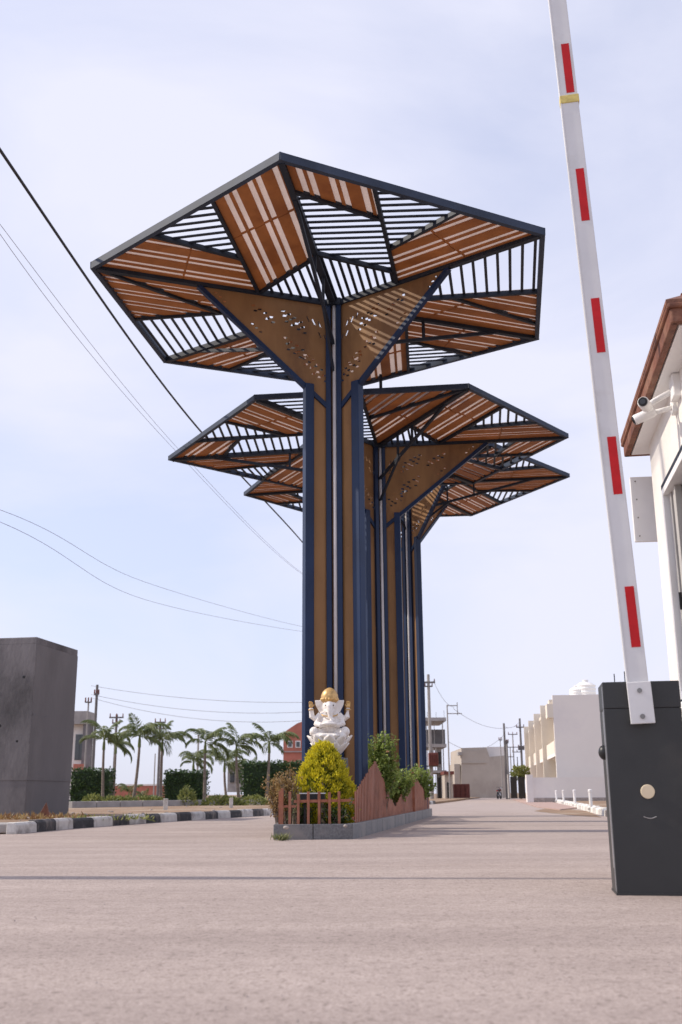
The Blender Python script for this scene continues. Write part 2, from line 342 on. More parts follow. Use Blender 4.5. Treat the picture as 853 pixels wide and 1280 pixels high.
# ------------------------------------------------------------------ the three canopy towers
def clip(poly, n, c):                                            # keep n.p <= c, 2D convex
    o = []
    for i in range(len(poly)):
        a, b = poly[i], poly[(i+1) % len(poly)]; da, db = n[0]*a[0]+n[1]*a[1]-c, n[0]*b[0]+n[1]*b[1]-c
        if da <= 0: o.append(a)
        if da*db < 0: t = da/(da-db); o.append((a[0]+(b[0]-a[0])*t, a[1]+(b[1]-a[1])*t))
    return o
def area(p): return abs(sum(p[i][0]*p[(i+1) % len(p)][1]-p[(i+1) % len(p)][0]*p[i][1] for i in range(len(p))))/2
T3, T6 = 1/3, 2/3
TEMPL = {
 'pin': dict(beams=[((T3, T6), (T3, 0)), ((T3, 0), (0, .39)), ((T6, T3), (T3, .27))],
   boards=[([(T3, T6), (0, 1), (0, .39), (T3, 0)], (0, 1), ((.333, .40), (0, .71))), ([(1, 0), (T6, T3), (T3, .27), (T3, 0)], (1, 0), ((.53, .27), (.65, .0)))],
   louvres=[([(T6, T3), (T3, T6), (T3, .27)], (1, -.5), .16), ([(T3, 0), (0, .39), (0, 0)], (0, 1), .14)]),
 'open': dict(beams=[((.82, 0), (.46, T3)), ((T6, T3), (0, T3)), ((.41, 0), (.09, T3)), ((T3, T6), (.26, T3))],
   boards=[([(1, 0), (T6, T3), (.46, T3), (.82, 0)], (1, 0), None), ([(T3, T6), (0, 1), (0, T3), (.26, T3)], (0, 1), ((.265, .53), (.0, .67)))],
   louvres=[([(.82, 0), (.46, T3), (.09, T3), (.41, 0)], (-.5, 1), .16), ([(.41, 0), (.09, T3), (0, T3), (0, 0)], (1, 0), .135), ([(T6, T3), (T3, T6), (.26, T3)], (-.5, 1), .16)]),
 'half': dict(beams=[((.5, .5), (.03, .03)), ((.16, .84), (.29, .29))],
   boards=[([(.5, .5), (.16, .84), (.29, .29)], (0, 1), None), ([(.16, .84), (0, 1), (0, 0), (.29, .29)], (0, 1), ((.0, .425), (.24, .405)))],
   louvres=[([(1, 0), (.5, .5), (0, 0)], (-1, 1), .19)]),
 'halfb': dict(beams=[((.5, .5), (.03, .03)), ((0, 1), (.28, .28))],
   boards=[([(.5, .5), (0, 1), (.28, .28)], (0, 1), None), ([(0, 1), (0, 0), (.28, .28)], (0, 1), ((.0, .45), (.27, .42)))],
   louvres=[([(1, 0), (.5, .5), (0, 0)], (-1, 1), .19)]),
 'tip': dict(beams=[((T6, T3), (0, T3)), ((.74, 0), (.46, T3)), ((T3, T6), (.25, T3))],
   boards=[([(1, 0), (T6, T3), (.46, T3), (.74, 0)], (1, -1), None), ([(T3, T6), (0, 1), (0, T3), (.25, T3)], (0, 1), ((.265, .53), (.0, .67)))],
   louvres=[([(.74, 0), (.46, T3), (0, T3), (0, 0)], (-.5, 1), .18), ([(T6, T3), (T3, T6), (.25, T3)], (-.5, 1), .18)]),
}
def gate_tower(label, V, O, H, sectors, gus, arm, post_w=.135, rim=.10):
    root = thing('canopy_tower', (O.x, O.y, 0), label, 'canopy tower', 'hexagonal canopy towers on the traffic island')
    c0 = Vector((O.x, O.y, H))
    for i in range(6):                                           # rim and ribs
        a, b = V[i], V[(i+1) % 6]; e = (b-a).normalized()
        MB().beam(a-e*.03, b+e*.03, .075, rim, drop=rim/2).build('rim_beam', 'steel_blue', root)
        v = V[i]; d = (c0-v).normalized(); MB().beam(v+d*.05, c0-d*.05, .09, .10, drop=.08).build('rib', 'steel_dark', root)
    for i, (tn, swap, *ldir) in enumerate(sectors):
        A, B = (V[i], V[(i+1) % 6]) if not swap else (V[(i+1) % 6], V[i])
        T = TEMPL[tn]; ea, eb = A-c0, B-c0
        P = lambda q: c0+ea*q[0]+eb*q[1]
        nrm = ea.cross(eb).normalized(); nrm = nrm if nrm.z > 0 else -nrm
        x = ea.normalized(); y = nrm.cross(x)
        to2 = lambda q: ((P(q)-c0).dot(x), (P(q)-c0).dot(y)); to3 = lambda p, z=0: c0+x*p[0]+y*p[1]+nrm*z
        for p, q in T['beams']:
            a, b = P(p), P(q); MB().beam(a, b, .058, .075, up=nrm, drop=.075).build('cross_beam', 'steel_dark', root)
        for poly, dr, seam in T['boards']:
            p2 = [to2(q) for q in poly]; o2 = to2((0, 0)); d2 = to2(dr); dv = Vector((d2[0]-o2[0], d2[1]-o2[1])).normalized(); n2 = Vector((-dv.y, dv.x))
            MB().prism([to3(q, -.030) for q in p2], nrm*.012).build('roof_sheet', 'sheet', root)
            lo = min(n2.dot(Vector(q)) for q in p2); hi = max(n2.dot(Vector(q)) for q in p2)
            t = lo+random.uniform(-.1, .02); k = 0; wd = (.185, .085, .05, .085)
            while t < hi:
                wdt = wd[k % 4]*random.uniform(.96, 1.04)
                if k % 2 == 0:
                    st = clip(clip(p2, (n2.x, n2.y), min(t+wdt, hi)), (-n2.x, -n2.y), -t)
                    pcs = [st]
                    if seam and len(st) > 2:
                        s1, s2 = Vector(to2(seam[0])), Vector(to2(seam[1])); sn = Vector((-(s2-s1).y, (s2-s1).x)).normalized(); sc_ = sn.dot(s1)
                        pcs = [clip(st, (sn.x, sn.y), sc_-.007), clip(st, (-sn.x, -sn.y), -sc_-.007)]
                    for q in pcs:
                        if len(q) > 2 and area(q) > .004:
                            MB().prism([to3(z, -.068+random.uniform(-.003, .003)) for z in q], nrm*.022).build('ceiling_board', 'board', root)
                t += wdt; k += 1
            if seam:
                a, b = to3(to2(seam[0]), -.045), to3(to2(seam[1]), -.045)
                MB().beam(a, b, .03, .02, up=nrm).build('batten', 'board', root)
        for poly, dr, spc in T['louvres']:
            if ldir: dr = ldir[0]
            p2 = [to2(q) for q in poly]; o2 = to2((0, 0)); d2 = to2(dr); dv = Vector((d2[0]-o2[0], d2[1]-o2[1])).normalized(); n2 = Vector((-dv.y, dv.x))
            lo = min(n2.dot(Vector(q)) for q in p2); hi = max(n2.dot(Vector(q)) for q in p2); nb = max(1, round((hi-lo)/spc))
            for k in range(nb):
                t = lo+(hi-lo)*(k+.5)/nb
                st = clip(clip(p2, (n2.x, n2.y), t+.001), (-n2.x, -n2.y), -t+.001)
                if len(st) < 3: continue
                pr = sorted(st, key=lambda q: dv.dot(Vector(q))); a, b = Vector(pr[0]), Vector(pr[-1])
                if (b-a).length < .08: continue
                MB().beam(to3(a), to3(b), .047, .018, up=nrm, drop=.055).build('louvre_bar', 'steel_dark', root)
    # trunk: three fins, each a sheet between centre and an end post, flaring into a gusset under its rib
    for i in range(6):
        dv = Vector((V[i].x-O.x, V[i].y-O.y, 0)); Rr = dv.length; dv.normalize(); side = Vector((-dv.y, dv.x, 0)); ov = Vector((O.x, O.y, 0))
        ribz = lambda r: H+(V[i].z-H)*r/Rr-.16
        at = lambda r, z: ov+dv*r+Vector((0, 0, z))
        if i in gus:
            rt = .585*Rr; zf = H-1.72
            MB().beam(at(arm, .05), at(arm, zf+.10), post_w, post_w, up=dv).build('post', 'post_blue', root, bevel=.012)
            gl = lambda r: zf+(ribz(rt)-zf)*(r-arm)/(rt-arm)             # the sloping lower edge of the gusset
            MB().beam(at(.10, gl(.10)), at(rt, ribz(rt)+.03), post_w*.55, .075, up=(0, 0, 1)).build('brace', 'post_blue', root)
            zb = .05; a = .10; b = arm-.05
            for k in range(3):
                z1 = zb+(zf-.5-zb)*k/3; z2 = zb+(zf-.5-zb)*(k+1)/3; hf = .006+.0015*(k % 2)
                m = MB(); m.prism([at(a, z1)-side*hf, at(b, z1)-side*hf, at(b, z2 if k < 2 else gl(b))-side*hf, at(a, z2 if k < 2 else gl(a))-side*hf], side*hf*2)
                m.build('trunk_panel', 'brown_panel', root)
                if k: MB().prism([at(a, z1)-side*.011, at(b, z1)-side*.011, at(b, z1+.028)-side*.011, at(a, z1+.028)-side*.011], side*.022).build('joint_strip', 'brown_panel', root)
            # pierced gusset
            cs = .0125; m = MB(); idx = {}; hole = set(); rnd = random.Random(11+i)
            for (cx, cy, kind) in ((.90, -.20, 'd'), (1.42, -.19, 'd'), (.50, -.26, 'l'), (.86, -.70, 'd'), (.28, -.52, 'l'), (.52, -1.02, 'd'), (1.92, -.20, 'e'), (1.30, -.66, 'e'), (.30, -1.10, 'e')):
                bits = []
                if kind == 'd':
                    for q in range(4):
                        for s_ in range(2+(cx < 1)):
                            if rnd.random() < .9: bits.append((cx-q*.105-s_*.035, cy-q*.055-s_*.095, 5, 3, .5))
                elif kind == 'e':
                    for q in range(3): bits.append((cx+q*.075, cy+q*.065, 4, 2, .5))
                else:
                    for q in range(3): bits.append((cx-q*.10, cy-q*.03, 2, 9, -.45))
                for hx, hy, na, nb_, sk in bits:                  # slanted slots snapped to the sheet's grid
                    a0, b0 = int((hx-.09)/cs), int(-hy/cs)
                    for bb_ in range(nb_):
                        tap = 1 if (kind == 'l' and bb_ in (0, nb_-1)) else 0
                        for aa in range(na-tap): hole.add((a0+aa+int(round(bb_*sk)), b0+bb_))
            def vid(a_, b_):
                if (a_, b_) not in idx: idx[(a_, b_)] = len(m.v); m.v.append(at(a_*cs+.09, ribz(a_*cs+.09)+.04-b_*cs))
                return idx[(a_, b_)]
            nr, nz_ = int((rt-.09)/cs), int((H-.12-gl(.09))/cs)+2
            for a_ in range(nr):
                rr = (a_+.5)*cs+.09; lim = gl(rr)-ribz(rr)-.04
                for b_ in range(nz_):
                    if -(b_+.5)*cs < lim or (a_, b_) in hole: continue
                    m.f.append((vid(a_, b_), vid(a_+1, b_), vid(a_+1, b_+1), vid(a_, b_+1)))
            g = m.build('gusset_panel', 'brown_panel', root, fix=False); so_ = g.modifiers.new('thick', 'SOLIDIFY'); so_.thickness = .008; so_.offset = 0
        else:
            r2 = .78*Rr; z1 = H-.86
            lo = at(.10, z1); hi = at(r2, ribz(r2)+.05); cpt = lambda t: lo.lerp(hi, t)
            MB().beam(lo, hi, .05, .06).build('strut', 'steel_dark', root)
            for t in (.30, .52):
                q = cpt(t); rr = (Vector((q.x, q.y, 0))-ov).length; MB().beam(q, Vector((q.x, q.y, ribz(rr)+.05)), .04, .045, up=dv).build('strut', 'steel_dark', root)
            q = cpt(.52); MB().beam(at(.10, z1-.50), at(.30*r2+.08, cpt(.30).z-.01), .04, .05).build('strut', 'steel_dark', root)
            # pair of corner posts of the core and the pale downpipe between them
            for s_ in (-1, 1):
                b0 = ov+dv*.085+side*(s_*.088); MB().beam(b0+Vector((0, 0, .05)), b0+Vector((0, 0, H-.14)), .085, .085, up=dv).build('core_post', 'post_blue', root, bevel=.008)
            b0 = ov+dv*.035; MB().beam(b0+Vector((0, 0, .05)), b0+Vector((0, 0, H-.16)), .10, .02, up=dv).build('core_panel', 'brown_panel', root)
            b0 = ov+dv*.105+side*.012; MB().tube([b0+Vector((0, 0, .05)), b0+Vector((0, 0, H-.16))], .03, 10).build('downpipe', 'pipe', root, smooth=True)
    MB().prism([c0+Vector((math.cos(k*math.pi/3)*.2, math.sin(k*math.pi/3)*.2, -.15)) for k in range(6)], (0, 0, .12)).build('hub_plate', 'steel_dark', root)
    return root
def verts(px, H, dz):
    return [onz(x, y, H+d) for (x, y), d in zip(px, dz)]
PV, PW = (-.5, 1), (1, -.5)                                      # louvres square to the sector's first or second rib
H1, H2, H3 = 8.73, 7.99, 8.58
O1 = Vector((-.09, 16.2, H1)); O2 = onz(471.5, 553, H2); O3 = onz(509, 601, H3)
V1 = verts([(351, 192), (678, 286), (671, 417), (438, 479), (207, 446), (117, 328)], H1, (.1, -.1, .1, 0, .1, -.1))
V2 = verts([(320, 494), (585, 480), (708, 542), (592, 600), (378, 607), (213, 570)], H2, (0, 0, 0, 0, 0, -.1))
V3 = verts([(388, 549), (614, 553), (710, 592), (590, 640.5), (415, 646), (307, 615)], H3, (0, 0, 0, 0, 0, -.05))
gate_tower('tallest blue and brown canopy tower, its trunk directly behind the white statue', V1, O1, H1,
           [('open', 0), ('half', 0), ('pin', 0), ('pin', 1), ('halfb', 0), ('pin', 0)], (1, 3, 5), .47, .15, .12)
gate_tower('middle canopy tower, its hexagon tucked under the tallest one', V2, O2, H2,
           [('halfb', 0), ('pin', 1, PV), ('tip', 0), ('pin', 0), ('pin', 1, PV), ('tip', 0)], (0, 2, 4), .41, .13)
gate_tower('farthest canopy tower, mostly hidden behind the other two, at the end of the island', V3, O3, H3,
           [('open', 0), ('pin', 1, PV), ('pin', 0, PV), ('pin', 1), ('tip', 1), ('pin', 0, PV)], (1, 3, 5), .40)
lk = onz(476, 469.5, H1-.12)
lp = MB().beam((lk.x, lk.y, H2-.02), (lk.x, lk.y, H1-.1), .06, .06); tag(lp.build('link_post', 'steel_dark'), 'short dark steel post joining the rims of the tall and middle canopies', 'post')

# ------------------------------------------------------------------ traffic island
PA, PB = onz(342, 1050), onz(441, 1049); PB2 = onz(450, 1047)
PC = Vector((2.21, 26.7, 0)); PD = Vector((1.75, 28.2, 0)); PE = Vector((-.2, 28.2, 0)); PF = Vector((-1.0, 20, 0))
ring = [PA, PB, PB2, PC, PD, PE, PF]
pl = thing('planter', PA, 'long planter island edged with grey granite slabs round the tower trunks', 'planter')
cen = Vector((.5, 20, 0))
for i in range(len(ring)):
    a, b = ring[i], ring[(i+1) % len(ring)]; d = b-a; ln = d.length; d.normalize(); nrm = Vector((d.y, -d.x, 0)); n = max(1, round(ln/.62))
    if ln < .2: n = 1
    for k in range(n):
        p, q = a+d*(ln*k/n+.004), a+d*(ln*(k+1)/n-.004); j = random.uniform(0, .006)
        MB().prism([p+nrm*j-Vector((0, 0, .01)), q+nrm*j-Vector((0, 0, .01)), q-nrm*.09-Vector((0, 0, .01)), p-nrm*.09-Vector((0, 0, .01))], (0, 0, .195)).build('granite_slab', 'granite', pl, bevel=.008)
MB().prism([q.lerp(cen, .012)+Vector((0, 0, .0)) for q in ring], (0, 0, .15)).build('planting_soil', 'soil', pl)

# picket fence along the right side: pickets rise and fall in peaks
fe = thing('picket_fence', PB2, 'rust brown picket fence with pickets rising to a peak along the island', 'fence')
d = (PC-PB2); ln = d.length; d.normalize(); nrm = Vector((d.y, -d.x, 0)); base = PB2-nrm*.06
prof = [(0, .40), (2.1, .86), (2.2, .86), (4.75, .16), (4.9, .16), (8.1, .79), (8.3, .79), (13.2, .20)]
def ph(t):
    for (a, ha), (b, hb) in zip(prof, prof[1:]):
        if a <= t <= b: return ha+(hb-ha)*(t-a)/(b-a)
    return .3
t = .05
while t < ln-.05:
    p = base+d*t; h_ = ph(t)+random.uniform(-.015, .015)
    MB().box((p.x, p.y, .17+h_/2), (.011, .085, h_), -HEAD).build('picket', 'picket', fe)
    t += .155
for z, t0, t1 in ((.24, 0, ln), (.44, .05, 3.4), (.44, 7.0, 9.6)):
    a, b = base-nrm*.028+d*t0, base-nrm*.028+d*t1; MB().beam(a+Vector((0, 0, z)), b+Vector((0, 0, z)), .03, .035).build('rail', 'picket', fe)
p = base+d*8.2+nrm*.03; MB().box((p.x, p.y, .56), (.05, .05, .84), -HEAD).build('end_post', 'picket', fe)
# low railing at the nose
ra = thing('low_railing', PA, 'low rust brown bar railing across the nose of the island, before the golden bush', 'railing')
a, b = PA+Vector((.05, .09, 0)), PB+Vector((-.04, .09, 0)); dd = (b-a)
for k, px in enumerate((352, 362, 373, 386, 400, 413.5, 426)):
    q = a+dd*((px-347)/92); h_ = (.44, .40, .37, .40, .40, .39, .40)[k]
    MB().box((q.x, q.y, .18+h_/2), (.034, .03, h_)).build('bar', 'picket', ra, bevel=.004)
MB().beam(a+dd*.22+Vector((0, .018, .46)), b+Vector((.02, .018, .47)), .02, .035).build('rail', 'picket', ra)
MB().beam(a+Vector((0, .018, .40)), a+dd*.25+Vector((0, .018, .40)), .02, .03).build('rail', 'picket', ra)
s2 = (PF-PA); s2l = s2.length; s2.normalize(); t = .06
while t < s2l-.3:
    q = PA+s2*t+Vector((.07, .04, 0)); MB().box((q.x, q.y, .18+.2), (.028, .03, .42)).build('bar', 'picket', ra); t += .16
MB().beam(PA+Vector((.09, .1, .42)), PA+s2*(s2l-.35)+Vector((.09, .04, .42)), .02, .03).build('rail', 'picket', ra)

# ------------------------------------------------------------------ statue on its pedestal
SB = aty(412.5, 948, 15.25); SZ = SB.z
pd = MB(); pd.box((SB.x, SB.y, (SZ-.10)/2+.06), (.52, .40, SZ-.02)); pd.box((SB.x, SB.y, SZ-.01), (.40, .36, .04))
tag(pd.build('pedestal', 'granite', bevel=.012), 'grey granite pedestal block under the white statue', 'pedestal')
st = thing('statue', (SB.x, SB.y, SZ), 'white elephant-headed seated deity statue with gold crown, on a lotus base', 'statue')
def remesh(o, vox, it=4):
    r = o.modifiers.new('rm', 'REMESH'); r.mode = 'VOXEL'; r.voxel_size = vox; r.use_smooth_shade = True
    s = o.modifiers.new('sm', 'SMOOTH'); s.factor = .5; s.iterations = it
rx = lambda a: Matrix.Rotation(R(a), 3, 'X'); ry = lambda a: Matrix.Rotation(R(a), 3, 'Y'); rzm = lambda a: Matrix.Rotation(R(a), 3, 'Z')
b = MB(); Z0 = .31
b.ell((0, .0, Z0+.16), (.155, .13, .17)); b.ell((0, -.04, Z0+.13), (.135, .11, .12))          # torso and belly
b.ell((0, 0, Z0+.29), (.17, .095, .075))                                                      # shoulders
b.ell((0, -.03, Z0+.42), (.098, .095, .115)); b.ell((0, -.05, Z0+.36), (.088, .075, .07))      # head, cheeks
for s in (-1, 1):
    b.tube([(s*.05, 0, Z0+.06), (s*.19, -.10, Z0+.03), (s*.235, -.13, Z0+.03)], [.085, .075, .062], 12)   # thighs
    b.ell((s*.22, -.12, Z0+.055), (.07, .08, .075))
    b.tube([(s*.22, -.14, Z0+.01), (s*.10, -.20, Z0-.01), (-s*.06, -.215, Z0-.005)], [.052, .047, .036], 12)
    b.ell((-s*.09, -.225, Z0+.0), (.055, .04, .028))
    b.tube([(s*.13, 0, Z0+.30), (s*.205, .0, Z0+.24), (s*.255, -.02, Z0+.28), (s*.27, -.03, Z0+.40)], [.052, .05, .043, .032], 12)  # raised arms
    b.tube([(s*.15, -.01, Z0+.28), (s*.185, -.08, Z0+.17), (s*.12, -.17, Z0+.15), (s*.05, -.185, Z0+.16)], [.05, .047, .037, .03], 12)  # lower arms
    b.prism([(s*.05, -.03, Z0+.50), (s*.13, -.02, Z0+.515), (s*.215, .0, Z0+.515), (s*.20, .0, Z0+.44), (s*.15, -.01, Z0+.345), (s*.07, -.03, Z0+.33)], (0, .028, 0))             # ears
b.tube([(0, -.11, Z0+.46), (0, -.145, Z0+.41), (.004, -.16, Z0+.34), (.012, -.165, Z0+.27), (.035, -.175, Z0+.225), (.065, -.18, Z0+.225)], [.050, .048, .042, .034, .029, .024], 12)
b.ell((0, -.205, Z0+.165), (.105, .05, .03)); b.ell((0, -.205, Z0+.19), (.06, .035, .025))
for s in (-1, 1): b.tube([(s*.035, -.12, Z0+.35), (s*.06, -.17, Z0+.325)], [.012, .007], 8)
bd = b.build('body', 'statue', st, local=True, fix=False); remesh(bd, .0065, 1)
for s in (-1, 1):
    ey = MB(); ey.ell((s*.052, -.119, Z0+.432), (.015, .007, .008)); ey.build('eye', 'black', bd, smooth=True, local=True)
nk = MB(); nk.tube([(.115*math.cos(a), -.055-.075*math.sin(a)*1.0, Z0+.31-.035*math.sin(a)) for a in [math.pi*k/12 for k in range(13)]], .009, 8); nk.build('necklace', 'gold', st, smooth=True, local=True)
for s in (-1, 1):
    bn = MB(); bn.tube([(s*.268+.036*math.cos(a), -.03+.036*math.sin(a), Z0+.375) for a in [2*math.pi*k/12 for k in range(13)]], .008, 6, False); bn.build('bangle', 'gold', st, smooth=True, local=True)
# crown
c = MB(); c.lathe([(.098, Z0+.475), (.122, Z0+.50), (.128, Z0+.54), (.122, Z0+.59), (.10, Z0+.635), (.072, Z0+.665), (.04, Z0+.685), (.015, Z0+.695), (.004, Z0+.698)], 20, (0, .0, 0))
cr_ = c.build('crown', 'gold', st, smooth=True, local=True)
for k in range(9):
    a = math.pi*(k/8)-math.pi; q = MB(); q.ell((.118*math.cos(a), .118*math.sin(a), Z0+.52), (.02, .02, .028)); q.build('crown_bead', 'gold', cr_, smooth=True, local=True)
for s in (-1, 1):                                               # gold hands of the raised arms: palm, four fingers, thumb
    h_ = MB(); cx, cy, cz = s*.272, -.03, Z0+.43
    h_.ell((cx, cy, cz), (.03, .017, .036))
    for k, (ox, ll) in enumerate(((-.022, .040), (-.008, .047), (.008, .045), (.021, .034))):
        h_.tube([(cx+ox, cy, cz+.02), (cx+ox*1.15, cy-.006, cz+.02+ll*.6), (cx+ox*1.15, cy-.018, cz+.02+ll)], [.0085, .008, .006], 8)
    h_.tube([(cx-s*.02, cy-.004, cz-.012), (cx-s*.042, cy-.012, cz+.008), (cx-s*.046, cy-.02, cz+.026)], [.0095, .0085, .006], 8)
    hb = h_.build('hand', 'gold', st, local=True, fix=False); remesh(hb, .0045, 1)
# lotus base
c = MB(); c.lathe([(.10, -.03), (.105, .0), (.11, .05), (.14, .12), (.18, .2), (.20, .27), (.17, .30), (.05, .31)], 24); c.build('lotus_base', 'statue', st, smooth=True, local=True)
def petal(r0, r1, z0, z1, wd, ang):
    m = MB(); n, k = 8, 5
    for i in range(n+1):
        t = i/n; rr = r0+(r1-r0)*math.sin(t*1.25)/math.sin(1.25); z = z0+(z1-z0)*t; ww = wd*math.sqrt(max(.02, 1-((t-.52)/.50)**2))
        for j in range(-k, k+1):
            u = j/k; bow = -(u*u)*.035; x_ = ww/2*u; q = Matrix.Rotation(ang, 3, 'Z')@Vector((rr+bow+.02*t**4, x_, 0)); m.v.append(q+Vector((0, 0, z)))
    wv = 2*k+1
    for i in range(n):
        for j in range(wv-1): m.f.append((i*wv+j, i*wv+j+1, (i+1)*wv+j+1, (i+1)*wv+j))
    o = m.build('petal', 'statue', st, smooth=True, local=True, fix=False); s = o.modifiers.new('t', 'SOLIDIFY'); s.thickness = .022; s.offset = -1
    return o
for k in range(9): petal(.10, .315, .03, .315, .205, -math.pi/2+k*2*math.pi/9)
for k in range(9): petal(.085, .27, -.01, .215, .175, -math.pi/2+(k+.5)*2*math.pi/9)

# black floodlight box behind the railing
fl = aty(391, 1004, 13.95); f_ = thing('floodlight', (fl.x, fl.y, .15), 'flat black floodlight box behind the low railing', 'floodlight')
MB().box((fl.x, fl.y, fl.z+.06), (.32, .16, .11)).build('housing', 'black', f_, bevel=.01)
MB().box((fl.x, fl.y-.005, fl.z+.122), (.34, .18, .016)).build('lid', 'alu', f_, bevel=.003)
for s in (-1, 1): MB().beam((fl.x+s*.1, fl.y, .14), (fl.x+s*.1, fl.y, fl.z+.02), .03, .03).build('leg', 'black', f_)
bx = onz(437, 1040, .16); wb = aty(437.5, 1000, 14.7)
wr = MB(); wr.lathe([(.06, .15), (.075, .2), (.085, .45), (.07, .55), (.03, .58)], 14, (wb.x, wb.y, 0)); tag(wr.build('white_stone', 'white_paint', smooth=True), 'rounded white marker stone between golden bush and picket fence', 'stone')

# stones on the soil
for k, (px, py) in enumerate(((357, 1033), (367, 1031), (432, 1031), (436, 1029))):
    q = onz(px, py, .18)+Vector((0, .14, 0)); r = random.uniform(.022, .034); e = MB(); e.ell((q.x, q.y, .155+r*.3), (r*1.3, r, r*.75), rzm(k*40), 9, 6)
    tag(e.build('pebble', 'stone', smooth=True), 'small pale pebble lying on the soil behind the low railing', 'pebble', 'pebbles in the planter nose')

# ------------------------------------------------------------------ plants
def rv(rnd): 
    a = rnd.uniform(0, 2*math.pi); z = rnd.uniform(-1, 1); r = math.sqrt(1-z*z); return Vector((r*math.cos(a), r*math.sin(a), z))
def cone_bush(base, h_, r, label):
    rnd = random.Random(3); root = thing('golden_bush', base, label, 'bush'); m = MB()
    tufts = []
    for i in range(330):                                          # sprays of scale leaves, lumpy outline
        t = ((i+.5)/330)**.92; a = i*2.39996+rnd.uniform(-.3, .3)
        rr = r*(math.sin(min(1, (1-t)*1.16+.02)*math.pi/2)**.74)*(1 if t > .14 else .84+t*1.1)
        tufts.append((t, a, rr*rnd.uniform(.86, 1.05), rnd.gauss(.62, .15)))
    for t, a, rr, tn in tufts:
        c_ = Vector((math.cos(a)*rr, math.sin(a)*rr, t*h_)); od = Vector((math.cos(a), math.sin(a), .75+t))
        for k in range(34):
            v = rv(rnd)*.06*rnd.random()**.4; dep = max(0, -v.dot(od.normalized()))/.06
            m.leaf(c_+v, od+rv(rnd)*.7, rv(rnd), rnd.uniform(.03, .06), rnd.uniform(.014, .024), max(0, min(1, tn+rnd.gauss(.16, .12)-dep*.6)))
    for i in range(2500):
        t = rnd.random(); a = rnd.uniform(0, 6.283); rr = r*(math.sin(min(1, (1-t)*1.12+.02)*math.pi/2)**.9)*rnd.uniform(.55, .86)
        m.leaf(Vector((math.cos(a)*rr, math.sin(a)*rr, t*h_*.95)), rv(rnd)+Vector((math.cos(a), math.sin(a), .5)), rv(rnd), .06, .03, max(0, rnd.gauss(.12, .08)))
    stuff(m.build('foliage', 'lf_gold', root, local=True)); MB().tube([(0, 0, -.02), (0, 0, h_*.75)], [.04, .012], 8).build('stem', 'bark', root, local=True)
cb = aty(404.5, 1000, 14.6); cone_bush((cb.x, cb.y, .14), 1.06, .43, 'golden yellow cone-shaped clipped bush in front of the statue')
def shrub(name, base, h_, spread, nst, nleaf, m_leaf, label, cat, seed, ll=.06, lw=.035, flowers=0, lean=(0, 0), low=.2):
    rnd = random.Random(seed); root = thing(name, base, label, cat); m = MB(); s = MB(); tips = []
    for i in range(nst):
        a = rnd.uniform(0, 2*math.pi); rr = spread*math.sqrt(rnd.random()); hh = h_*rnd.uniform(.55, 1.0)
        p0 = Vector((rnd.uniform(-.06, .06), rnd.uniform(-.06, .06), 0)); p2 = Vector((math.cos(a)*rr+lean[0]*hh, math.sin(a)*rr+lean[1]*hh, hh)); p1 = (p0+p2)/2+Vector((math.cos(a)*-.04, math.sin(a)*-.04, hh*.12))
        cv = [p0*(1-t)**2+p1*2*t*(1-t)+p2*t*t for t in (0, .25, .5, .75, 1)]
        s.tube(cv, [.009, .008, .006, .005, .003], 5); tips.append(p2)
        for k in range(nleaf):
            t = low+(1-low)*rnd.random(); q = p0*(1-t)**2+p1*2*t*(1-t)+p2*t*t+rv(rnd)*.075
            m.leaf(q, rv(rnd)+Vector((0, 0, .3)), Vector((0, 0, 1))+rv(rnd)*.4, ll*rnd.uniform(.6, 1.25), lw*rnd.uniform(.7, 1.2), max(0, min(1, rnd.gauss(.35+.35*t, .22))))
    s.build('stem', 'bark', root, local=True, fix=False); stuff(m.build('foliage', m_leaf, root, local=True))
    for i in range(flowers):
        q = rnd.choice(tips)+rv(rnd)*.06; fm = MB()
        for k in range(12):
            d = rv(rnd); d.z = abs(d.z)*.7+.2; fm.leaf(q, d, rv(rnd), .034, .03, rnd.random())
        fm.build('flower', 'petal', root, local=True)
    return root
q = aty(481, 1010, 17.6); shrub('rose_shrub', (q.x-.04, 17.6, .14), 1.36, .32, 34, 120, 'lf_rose', 'tall leafy rose shrub rising behind the picket fence peak', 'shrub', 5, .075, .045, 2, (-.06, 0), .45)
q = aty(505, 1005, 20.2); shrub('rose_shrub', (q.x-.18, 20.2, .14), .88, .42, 34, 100, 'lf_rose', 'low rose shrub with pink and orange blooms over the fence valley', 'shrub', 8, .07, .042, 11, (.05, 0), .48)
q = aty(531, 1005, 25.2); shrub('rose_shrub', (q.x-.12, 25.2, .14), 1.0, .40, 30, 90, 'lf_rose', 'rose shrub with yellowing leaves at the far end of the picket fence', 'shrub', 9, .085, .05, 6, (0, 0), .45)
q = aty(362, 1030, 14.2); shrub('dry_shrub', (q.x, 14.2, .14), .74, .17, 34, 60, 'lf_dry', 'wispy dry brown shrub beside the golden bush', 'shrub', 12, .045, .02, 0, (-.02, 0), .3)
q = aty(349, 1030, 14.35); shrub('dry_shrub', (q.x, 14.5, .14), .62, .15, 24, 55, 'lf_dry', 'shorter dry orange-brown shrub at the island corner', 'shrub', 14, .045, .022, 0, (-.12, 0), .35)
q = aty(370, 1030, 14.05); shrub('dry_shrub', (q.x, 14.05, .14), .46, .1, 10, 22, 'lf_weed', 'thin green-brown weed under the black floodlight', 'shrub', 15, .04, .02)
